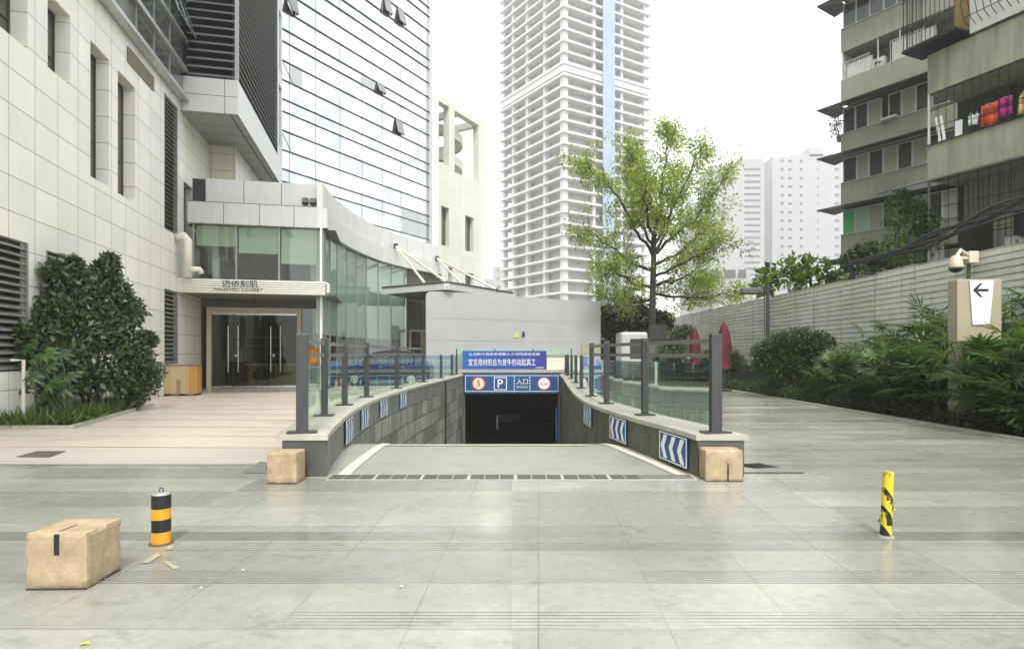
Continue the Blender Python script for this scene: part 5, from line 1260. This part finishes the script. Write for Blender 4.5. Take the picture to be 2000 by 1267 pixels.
def car(x, y, lb):
    o = thing('parked_car', (x, y, 0), lb, 'car')
    PAINT = mirror('car_black', (.012, .013, .016), .12, .0, .0)
    side = [(-2.2, .35), (-2.2, .8), (-2.05, .95), (-1.2, 1.05), (-.55, 1.62), (.2, 1.74), (1.2, 1.72), (1.95, 1.25), (2.2, 1.1), (2.25, .4)]
    m = MB(); n = len(side)
    low = [(-2.2, .32), (-2.24, .6), (-2.15, .92), (-1.15, 1.06), (2.0, 1.1), (2.24, 1.0), (2.28, .6), (2.22, .32)]
    n = len(low); m.add([(x + a_, y - .9, z) for a_, z in low] + [(x + a_, y + .9, z) for a_, z in low], [tuple(range(n)), tuple(range(n, 2 * n))[::-1]] + [(i, n + i, n + (i + 1) % n, (i + 1) % n) for i in range(n)])
    m.build('body', PAINT, o, bevel=.06)
    cab = [(-1.2, 1.05), (-.5, 1.66), (.2, 1.76), (1.25, 1.74), (2.05, 1.12)]; n = len(cab); m = MB()
    ins = [.0, .14, .16, .16, .0]
    m.add([(x + a_, y - .88 + q, z) for (a_, z), q in zip(cab, ins)] + [(x + a_, y + .88 - q, z) for (a_, z), q in zip(cab, ins)], [tuple(range(n)), tuple(range(n, 2 * n))[::-1]] + [(i, n + i, n + (i + 1) % n, (i + 1) % n) for i in range(n)])
    m.build('roof', PAINT, o, bevel=.04)
    for pts in ([(-.95, 1.12), (-.42, 1.58), (.32, 1.66), (.32, 1.12)], [(.4, 1.12), (.4, 1.66), (1.2, 1.64), (1.7, 1.14)]):
        f = lambda z: .88 - .16 * (z - 1.05) / .7 + .012
        MB().add([(x + a_, y - f(z), z) for a_, z in pts], [(0, 1, 2, 3)]).build('side_window', WIN, o)
    MB().add([(x - 1.13, y - .72, 1.14), (x - .58, y - .64, 1.62), (x - .58, y + .64, 1.62), (x - 1.13, y + .72, 1.14)], [(0, 1, 2, 3)]).build('windscreen', WIN, o)
    for wx in (-1.4, 1.4):
        for wy in (-.86, .86):
            w = MB().tube([(x + wx, y + wy - .1, .33), (x + wx, y + wy + .1, .33)], .33, 20).build('wheel', BLACK, o)
            MB().tube([(x + wx, y + wy - .11, .33), (x + wx, y + wy + .11, .33)], .2, 16).build('rim', CHROME, w)
    for hy in (-.62, .62): MB().box(x - 2.25, x - 2.1, y + hy - .18, y + hy + .18, .68, .84).build('headlight', SIGNW, o); MB().box(x + 2.2, x + 2.27, y + hy - .18, y + hy + .18, .75, .98).build('tail_light', RED, o)
    for hx in (-.2, .9): MB().box(x + hx, x + hx + .18, y - .93, y - .9, .92, .95).build('handle', CHROME, o)
    MB().tube([(x + .3, y, 1.75), (x + .36, y, 1.95)], .015, 6).build('aerial', BLACK, o)
car(-6.35, 29.9, 'black car parked behind the left glass railing beside the pavilion')
# ------------------------------------------------------------------ planting
SHRUB = leafmat('glossy_dark_leaf', (.012, .026, .009), (.14, .20, .09), .16, .24, .65)
HEDGE = leafmat('hedge_leaf', (.012, .024, .006), (.06, .10, .02), .2, .4)
TREE = leafmat('bright_tree_leaf', (.10, .14, .02), (.36, .41, .085), .5, .45)
PALM = leafmat('palm_leaf', (.014, .034, .009), (.13, .22, .055), .24, .3)
BARK = plain('tree_bark', (.035, .03, .025), .9, .25, 6, bump=.6)
DIRT = plain('dark_soil', (.018, .017, .012))

# main tree behind the ramp
ty = 38.0
tr = thing('street_tree', (at(1275, 0, ty).x, ty, 0), 'bright yellow green tree with an airy spreading crown beside the ramp head', 'tree')
br_mb = MB(); L = Leaves()
def limb(pix, dY, r0, r1):
    n = len(pix); return [at(px_, py_, ty + dY * (i / (n - 1))) for i, (px_, py_) in enumerate(pix)]
trunk = [Vector((at(1275, 0, ty).x, ty, -.05))] + [at(a_, b_, ty) for a_, b_ in ((1275, 690), (1274, 620), (1275, 560), (1277, 490))]
MB().tube(trunk, [.30, .25, .22, .2, .17], 10).build('trunk', BARK, tr, smooth=True)
limbs = [([(1277, 495), (1245, 455), (1215, 400), (1185, 355), (1140, 325)], -1), ([(1277, 490), (1278, 430), (1268, 380), (1250, 330), (1222, 290)], 1.5),
         ([(1278, 470), (1288, 420), (1292, 370), (1300, 310), (1304, 248)], 0), ([(1280, 490), (1320, 455), (1355, 430), (1388, 390), (1418, 345)], -.5),
         ([(1278, 485), (1300, 430), (1330, 375), (1352, 325), (1374, 285)], 2), ([(1275, 530), (1235, 515), (1195, 480), (1150, 450)], -2),
         ([(1276, 540), (1320, 520), (1365, 500), (1405, 470)], -1.5), ([(1275, 575), (1330, 582), (1380, 580), (1432, 570)], 1),
         ([(1275, 585), (1230, 592), (1185, 580)], 1.5), ([(1276, 500), (1268, 440), (1258, 390), (1262, 340)], -4), ([(1277, 500), (1300, 450), (1318, 390), (1325, 340)], 4),
         ([(1275, 560), (1240, 555), (1205, 530), (1180, 520)], -3), ([(1276, 555), (1310, 550), (1350, 540), (1375, 545)], 3), ([(1277, 480), (1240, 420), (1225, 350), (1235, 310)], 3), ([(1277, 520), (1330, 490), (1360, 460), (1385, 445)], 4)]
for pix, dY in limbs:
    P_ = limb(pix, dY, .1, .02); dense = []
    for i in range(len(P_) - 1):
        for q in range(4): dense.append(P_[i].lerp(P_[i + 1], q / 4) + Vector(rng.normal(0, .06, 3)))
    dense.append(P_[-1]); nn = len(dense)
    br_mb.tube(dense, [.095 * (1 - i / nn) + .018 for i in range(nn)], 6)
    for i in range(max(2, nn // 4), nn):
        for _ in range(2 if i < nn - 2 else 4):
            d = Vector(rng.normal(0, 1, 3)) + (dense[min(i + 1, nn - 1)] - dense[i - 1]).normalized() * .7 + Vector((0, 0, .25)); d.normalize()
            ln = rng.uniform(.7, 1.9); tw = [dense[i] + d * ln * f + Vector((0, 0, -.12 * f * f * ln)) + Vector(rng.normal(0, .05, 3)) for f in (0, .35, .7, 1)]
            br_mb.tube(tw, [.022, .016, .012, .007], 4, False)
            for f in (.35, .55, .75, .9, 1.0):
                if rng.random() < .27: continue
                c_ = dense[i].lerp(tw[-1], f); k_ = int(rng.integers(14, 34)); sp = rng.normal(0, .21, (k_, 3))
                s_ = rng.uniform(.13, .27, k_); dd = sp + rng.normal(0, .15, (k_, 3)) + np.array([0, 0, -.06])
                L.add(np.array(c_) + sp, dd, rdir(k_, 1.2), s_, s_ * .45)
br_mb.build('limbs', BARK, tr); L.build('crown', TREE, tr)

def shrub(name, loc, clumps, n, size, mat, lb, cat='shrub', group=None, ratio=.5, stems=True, fill=True):
    o = thing(name, loc, lb, cat, group); L = Leaves()
    for c_, r in clumps:
        clump(L, tuple(c_), r, n, size, .35, .5, ratio)
        if fill: clump(L, tuple(c_), r * .7 if not hasattr(r, '__len__') else [x * .7 for x in r], n // 3, size * 1.15, .2, .2, .6)
    L.build('foliage', mat, o)
    if stems:
        m = MB()
        for c_, r in clumps[:8]: m.tube([(loc[0] + rng.normal(0, .12), loc[1] + rng.normal(0, .12), 0), tuple(Vector(loc).lerp(Vector(c_), .5) + Vector((0, 0, .2))), tuple(c_)], [.04, .03, .015], 5)
        m.build('stems', BARK, o)
    return o
# big shrub against the left wall
cl_ = []
for px_, py_, r in ((125, 575, .52), (165, 600, .6), (205, 560, .55), (165, 650, .75), (225, 620, .6), (85, 650, .48), (245, 665, .55), (120, 700, .62), (205, 700, .7), (60, 690, .35), (110, 535, .32), (205, 530, .34), (150, 545, .38), (255, 610, .42), (262, 700, .5), (100, 610, .4), (190, 640, .6), (140, 520, .25), (230, 580, .42), (140, 745, .38), (105, 765, .32), (185, 745, .42), (225, 745, .35), (45, 655, .22), (285, 665, .25), (215, 512, .22)):
    Y = 13.55 + (px_ - 60) / 260 * 3.6; cl_.append((at(px_, py_, Y), [r * .88, r * .9, r * .92]))
shrub('camellia_shrub', (-10.8, 15.2, 0), cl_, 330, .15, SHRUB, 'tall dark glossy shrub against the stone wall of the office building', ratio=.55)
cl_ = [(at(px_, py_, 16.6), r) for px_, py_, r in ((270, 725, .5), (292, 730, .36), (255, 755, .42), (278, 755, .4))]
shrub('camellia_shrub', (-10.5, 16.6, 0), cl_, 700, .10, SHRUB, 'small rounded dark bush at the far tip of the wall bed', ratio=.55)
# fatsia with big palmate leaves
FAT = leafmat('fatsia_leaf', (.02, .05, .012), (.09, .17, .04), .3, .35)
def fatsia(loc, leaves, lb):
    o = thing('fatsia', loc, lb, 'plant'); L = Leaves(); m = MB()
    for c_, s_, yaw in leaves:
        c_ = Vector(c_); n_ = Vector((math.sin(yaw) * .4, -.75, .55)).normalized(); ax = Vector((math.cos(yaw), .2, -.35)).normalized(); ax = (ax - n_ * ax.dot(n_)).normalized()
        k = 8; dd = [Matrix.Rotation(R(-130 + 260 * i / (k - 1)), 3, n_) @ ax for i in range(k)]
        ln = np.array([s_ * (1 - .35 * abs(i - 3.5) / 3.5) for i in range(k)])
        L.add(np.repeat(np.array(c_)[None], k, 0), np.array([tuple(d - n_ * .15) for d in dd]), np.repeat(np.array(n_)[None], k, 0), ln, ln * .42)
        m.tube([tuple(c_), tuple(Vector(c_).lerp(Vector(loc), .5) + Vector((0, 0, .2))), tuple(loc)], [.012, .015, .02], 5)
    L.build('leaves', FAT, o); m.build('stem', plain('green_stem', (.06, .08, .03), .6), o)
Yf = 12.95
fatsia((-9.9, 13.2, 0), [(at(px_, py_, Yf + rng.uniform(-.1, .2)), s_, rng.uniform(-1, 1)) for px_, py_, s_ in ((50, 680, .28), (90, 690, .34), (120, 690, .28), (95, 712, .3), (70, 700, .28), (60, 735, .3), (100, 748, .36), (125, 760, .3), (80, 770, .3), (45, 760, .26), (135, 735, .26))], 'broad leaved fatsia with large star shaped leaves in the wall bed')
# low planting along the bed edge
struct('planting_bed', MB().prism([(-9.5, 12.55), (-11.6, 16.0), (-11.95, 17.7), (-11.05, 17.75), (-10.45, 15.8), (-9.35, 12.55)][::-1] if False else [(-10.9, 12.45), (-9.35, 12.45), (-11.05, 17.9), (-12.05, 17.9)], .005, .05), DIRT)
kb = MB(); kl = [(-11.0, 12.4), (-9.32, 12.4), (-10.98, 17.9)]; ko = offs(kl, -.08)
kb.strip([(x, y, .0) for x, y in ko], [(x, y, .09) for x, y in ko]); kb.strip([(x, y, .09) for x, y in ko], [(x, y, .09) for x, y in kl]); kb.strip([(x, y, .09) for x, y in kl], [(x, y, .0) for x, y in kl]); struct('bed_kerb', kb, plain('kerb_stone', (.38, .38, .31)))
L = Leaves(); GR = leafmat('ground_grass', (.02, .045, .008), (.14, .21, .03), .35, .45)
n = 2600; f = rng.random(n); w_ = rng.random(n)
e0 = np.array([-9.4, 12.5]); e1 = np.array([-11.05, 17.8]); wl = np.array([-1.5, -.35])
pos = np.zeros((n, 3)); pos[:, :2] = e0 + (e1 - e0) * f[:, None] + wl * (w_ * (1 - f * .45))[:, None]; pos[:, 2] = .05
d = rng.normal(0, .7, (n, 3)); d[:, 2] = 1 + .4 * rng.random(n); ln = rng.uniform(.18, .48, n)
L.add(pos, d, rdir(n, .0), ln, ln * .09); L.build('ground_cover', GR)
tag(bpy.data.objects['ground_cover'], kind='stuff')
def fern(loc, s_, lb):
    o = thing('fern', loc, lb, 'plant', 'ferns in the left wall bed'); L = Leaves(); k = 70
    az = rng.uniform(0, 2 * math.pi, k)
    for seg in range(4):
        f0 = seg / 4; r0 = s_ * (f0 * .9); z0 = s_ * (.9 * f0 - .75 * f0 * f0)
        p_ = np.stack([loc[0] + np.cos(az) * r0, loc[1] + np.sin(az) * r0, np.full(k, .05 + z0)], 1)
        d_ = np.stack([np.cos(az), np.sin(az), np.full(k, .9 - 1.6 * f0)], 1); l_ = np.full(k, s_ * .36)
        L.add(p_, d_, np.repeat(np.array([[0, 0, 1.0]]), k, 0) + rng.normal(0, .2, (k, 3)), l_, l_ * .13)
    L.build('fronds', FAT, o)
for x, y, s_, lb in ((-9.75, 13.0, .5, 'fern at the near corner of the wall bed'), (-9.95, 13.8, .42, 'fern second from the near corner of the wall bed'), (-10.3, 14.9, .45, 'fern halfway along the wall bed kerb'), (-10.6, 16.2, .38, 'fern by the kerb just below the rounded bush'), (-10.1, 13.1, .5, 'fern behind the corner fern, below the fatsia')): fern((x, y, .05), s_, lb)

# right bed: lady palms
def palm_variant(loc, h, nst, seed, lb):
    r_ = np.random.default_rng(seed)
    o = thing('lady_palm', loc, lb, 'palm', 'lady palms in the right bed'); L = Leaves(); m = MB()
    for s_ in range(nst):
        az = r_.uniform(0, 6.28); rad = r_.uniform(.05, .55); hh = h * 1.22 * r_.uniform(.4, 1.0)
        b = np.array([loc[0] + rad * .5 * math.cos(az), loc[1] + rad * .5 * math.sin(az), 0]); tp_ = np.array([loc[0] + rad * 1.3 * math.cos(az), loc[1] + rad * 1.3 * math.sin(az), hh * .85])
        m.tube([tuple(b), tuple((b + tp_) / 2), tuple(tp_)], .013, 5, False)
        for k in range(7):
            f = .45 + .55 * k / 6; c_ = b + (tp_ - b) * f; a2 = r_.uniform(0, 6.28); el = r_.uniform(-.1, .7) + .25 * (f - .5)
            d0 = np.array([math.cos(a2) * math.cos(el), math.sin(a2) * math.cos(el), math.sin(el)]); pe = r_.uniform(.16, .34); tip = c_ + d0 * pe
            m.tube([tuple(c_), tuple(tip)], .005, 3, False)
            up = np.array([0, 0, 1.0]) + r_.normal(0, .35, 3); n_ = up - d0 * (up @ d0); n_ /= np.linalg.norm(n_); sd_ = np.cross(n_, d0)
            kb_ = int(r_.integers(9, 13)); an = np.linspace(-1.75, 1.75, kb_) + r_.normal(0, .05, kb_)
            dr_ = np.cos(an)[:, None] * d0 + np.sin(an)[:, None] * sd_ - np.array([0, 0, .14]) * (.6 + .4 * np.abs(an))[:, None]
            ln = r_.uniform(.40, .62) * (1 - .12 * np.abs(an))
            L.add(np.repeat(tip[None], kb_, 0), dr_, np.repeat(n_[None], kb_, 0), ln, np.full(kb_, .06))
    L.build('fronds', PALM, o); m.build('canes', plain('cane_brown', (.05, .045, .025), .8), o)
    return o
where = ['nearest the totem sign', 'below the totem sign arrow', 'far right edge of the bed']
spots = [(10.2, 9.0, 1.7), (11.2, 9.2, 2.2), (12.0, 9.6, 2.5), (10.1, 10.1, 1.8), (11.1, 10.4, 2.1), (12.0, 10.8, 2.6), (10.0, 11.2, 1.8), (10.9, 11.5, 1.9), (11.9, 12.0, 2.6), (9.9, 12.2, 1.75), (10.6, 12.5, 1.8),
         (11.9, 13.2, 2.75), (10.0, 13.9, 1.7), (11.0, 14.2, 2.5), (11.9, 14.5, 2.7), (10.1, 15.1, 1.6), (11.0, 15.5, 2.4), (11.8, 15.9, 2.6), (10.2, 16.4, 1.35), (11.1, 16.9, 2.1), (11.9, 17.3, 2.5), (10.3, 17.6, 1.5), (11.3, 18.2, 2.1), (10.2, 18.6, 1.4), (11.9, 18.9, 2.4)]
rank = {}
protos = [palm_variant((x, y, 0), h, 15, 40 + i, '') for i, (x, y, h) in enumerate(spots[:4])]
pm_ = []
for i, (x, y, h) in enumerate(spots):
    if i < 4: o = protos[i]
    else:
        j = min(range(4), key=lambda q: abs(spots[q][2] - h) + .25 * ((i + q) % 3)); o = copy_tree(protos[j]); o.location = (x, y, 0); o.rotation_euler = (0, 0, rng.uniform(0, 6.28)); s_ = min(1.35, h / spots[j][2]); o.scale = (min(1.1, s_ ** .3), min(1.1, s_ ** .3), s_)
    pm_.append((o, x, y, h))
for row, nm in ((lambda x: x < 10.45, 'low lady palm along the kerb'), (lambda x: 10.45 <= x < 11.5, 'mid height lady palm in the middle of the bed'), (lambda x: x >= 11.5, 'tall lady palm against the corrugated fence')):
    rowp = sorted([q for q in pm_ if row(q[1])], key=lambda q: q[2])
    od = ['first', 'second', 'third', 'fourth', 'fifth', 'sixth', 'seventh', 'eighth', 'ninth']
    for k, q in enumerate(rowp): q[0]['label'] = f'{nm}, {od[k]} in from the right edge'
L = Leaves(); n = 5200
pos = np.stack([rng.uniform(9.5, 10.6, n), rng.uniform(8.5, 17.5, n), rng.uniform(.02, .34, n) ** 1.0], 1)
d = rng.normal(0, .8, (n, 3)); d[:, 2] += .5; ln = rng.uniform(.08, .2, n); L.add(pos, d, rdir(n, .8), ln, ln * .35); L.build('ground_plants', leafmat('bed_dark_leaf', (.006, .012, .004), (.03, .05, .014), .1, .5)); tag(bpy.data.objects['ground_plants'], kind='stuff')
# clipped round bush and low hedge
cl_ = [(at(px_, py_, Y), r) for px_, py_, Y, r in ((1500, 690, 21.5, [.6, .6, .5]), (1530, 676, 21, [.75, .7, .55]), (1565, 672, 20.6, [.8, .7, .6]), (1600, 680, 20.2, [.65, .6, .55]), (1550, 705, 20.8, [1.0, .8, .5]), (1500, 712, 21.4, [.6, .6, .4]), (1595, 712, 20.3, [.7, .6, .5]), (1530, 725, 21, [.8, .6, .4]))]
shrub('round_bush', (10.4, 20.9, 0), cl_, 1700, .085, HEDGE, 'wide clipped round bush between the street lamp and the palms', 'bush', ratio=.55)
cl_ = [((9.75 + .2 * math.sin(k), 16.8 + k * .85, .22), [.34, .55, .26]) for k in range(13)]
shrub('low_hedge', (9.75, 21.5, 0), cl_, 620, .07, HEDGE, 'long low clipped hedge running along the right kerb', 'hedge', stems=False)
cl_ = [(at(1425, 700, 29), .55), (at(1440, 712, 29), .5), (at(1410, 712, 29), .45)]
shrub('round_bush', (10.6, 29, 0), cl_, 700, .09, HEDGE, 'small dark round bush behind the second red parasol', 'bush')
# shrubs behind the railing and under the tree
cl_ = [(at(px_, py_, 40.5), r) for px_, py_, r in ((1200, 625, 1.0), (1235, 610, 1.2), (1265, 625, 1.1), (1295, 630, .8), (1215, 655, 1.2), (1255, 660, 1.3), (1190, 645, .7), (1180, 615, .6))]
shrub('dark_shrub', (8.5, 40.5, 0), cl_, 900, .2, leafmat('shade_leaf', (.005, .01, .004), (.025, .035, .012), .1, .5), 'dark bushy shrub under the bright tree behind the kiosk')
GRY = leafmat('grey_green_leaf', (.03, .05, .025), (.13, .17, .08), .25, .45)
for lst, lb in (([(1328, 655, .5), (1340, 648, .35), (1316, 662, .4)], 'grey green plant spilling over a planter left of the first parasol'), ([(1300, 690, .6), (1325, 690, .55), (1290, 705, .5)], 'dark leafy shrub seen between the railing bars left of the parasol'), ([(1385, 700, .5), (1375, 715, .45), (1395, 712, .45)], 'yellow green low shrub between the two red parasols')):
    cl_ = [(at(px_, py_, 31.5), r) for px_, py_, r in lst]; shrub('planter_shrub', (cl_[0][0].x, 31.5, 0), cl_, 420, .14, GRY if 'grey' in lb or 'yellow' in lb else SHRUB, lb)
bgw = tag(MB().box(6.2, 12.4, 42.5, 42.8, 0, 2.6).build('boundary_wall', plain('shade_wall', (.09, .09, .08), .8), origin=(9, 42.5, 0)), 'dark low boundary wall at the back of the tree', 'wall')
# broad leaved tree over the fence, climbing plants on the old block
BRL = leafmat('broad_leaf', (.03, .055, .012), (.20, .27, .05), .45, .4)
o = thing('broadleaf_tree', (15.5, 27.5, 0), 'large leaved green tree top showing over the corrugated fence', 'tree'); L = Leaves()
for px_, py_, r in ((1500, 545, .55), (1530, 530, .65), (1560, 520, .65), (1590, 525, .6), (1615, 535, .5), (1545, 550, .6), (1580, 550, .6), (1490, 560, .4), (1630, 545, .35)): clump(L, at(px_, py_, 27.5), [r * 1.1, r, r * .8], 75, .33, .2, .5, .6)
L.build('crown', BRL, o); MB().tube([(14.2, 27.5, 0), (14.1, 27.5, 3.5), (13.9, 27.5, 5.4)], [.14, .1, .05], 8).build('trunk', BARK, o)
VINE = leafmat('vine_leaf', (.012, .03, .006), (.13, .22, .02), .4, .45)
o = thing('climbing_plant', at(1770, 450, 20.2), 'leafy green climber draped down the corner of the old olive wing', 'climber'); L = Leaves()
for px_, py_, r in ((1760, 390, .4), (1755, 420, .5), (1775, 410, .5), (1795, 420, .45), (1765, 455, .55), (1800, 455, .5), (1745, 485, .45), (1780, 490, .55), (1815, 440, .4), (1820, 475, .4)): clump(L, at(px_, py_, 20.6), r, 260, .14, .1, .2, .5)
L.build('foliage', VINE, o); m = MB()
for k in range(6): m.tube([at(1750 + k * 12, 510, 20.7), at(1755 + k * 11, 450, 20.6), at(1762 + k * 9, 395, 20.6)], .015, 4)
m.build('vine_stem', BARK, o)
o = thing('balcony_shrub', at(1695, 505, 23.5), 'dark green shrub rising behind the fence below the old block windows', 'shrub'); L = Leaves()
for px_, py_, r in ((1675, 500, .4), (1700, 492, .45), (1720, 505, .45), (1690, 515, .5), (1740, 510, .4), (1655, 512, .3)): clump(L, at(px_, py_, 23.5), r, 260, .16, .2, .35, .5)
L.build('foliage', HEDGE, o); MB().tube([at(1700, 515, 23.5), (15.3, 24.2, 2.5), (15.4, 24.2, 0)], .05, 6).build('stem', BARK, o)

# ------------------------------------------------------------------ haze
hz_ = MB(); hz_.box(-640, 640, -60, 1000, -6, 330)
t = NT('haze_air'); t.t.nodes.remove(t.b)
v = t.n('ShaderNodeVolumePrincipled'); v.inputs['Density'].default_value = .0007; v.inputs['Color'].default_value = (.97, .98, .98, 1); v.inputs['Anisotropy'].default_value = .2
t.t.links.new(v.outputs[0], t.o.inputs['Volume'])
HZ = tag(hz_.build('haze', t.m), kind='stuff')
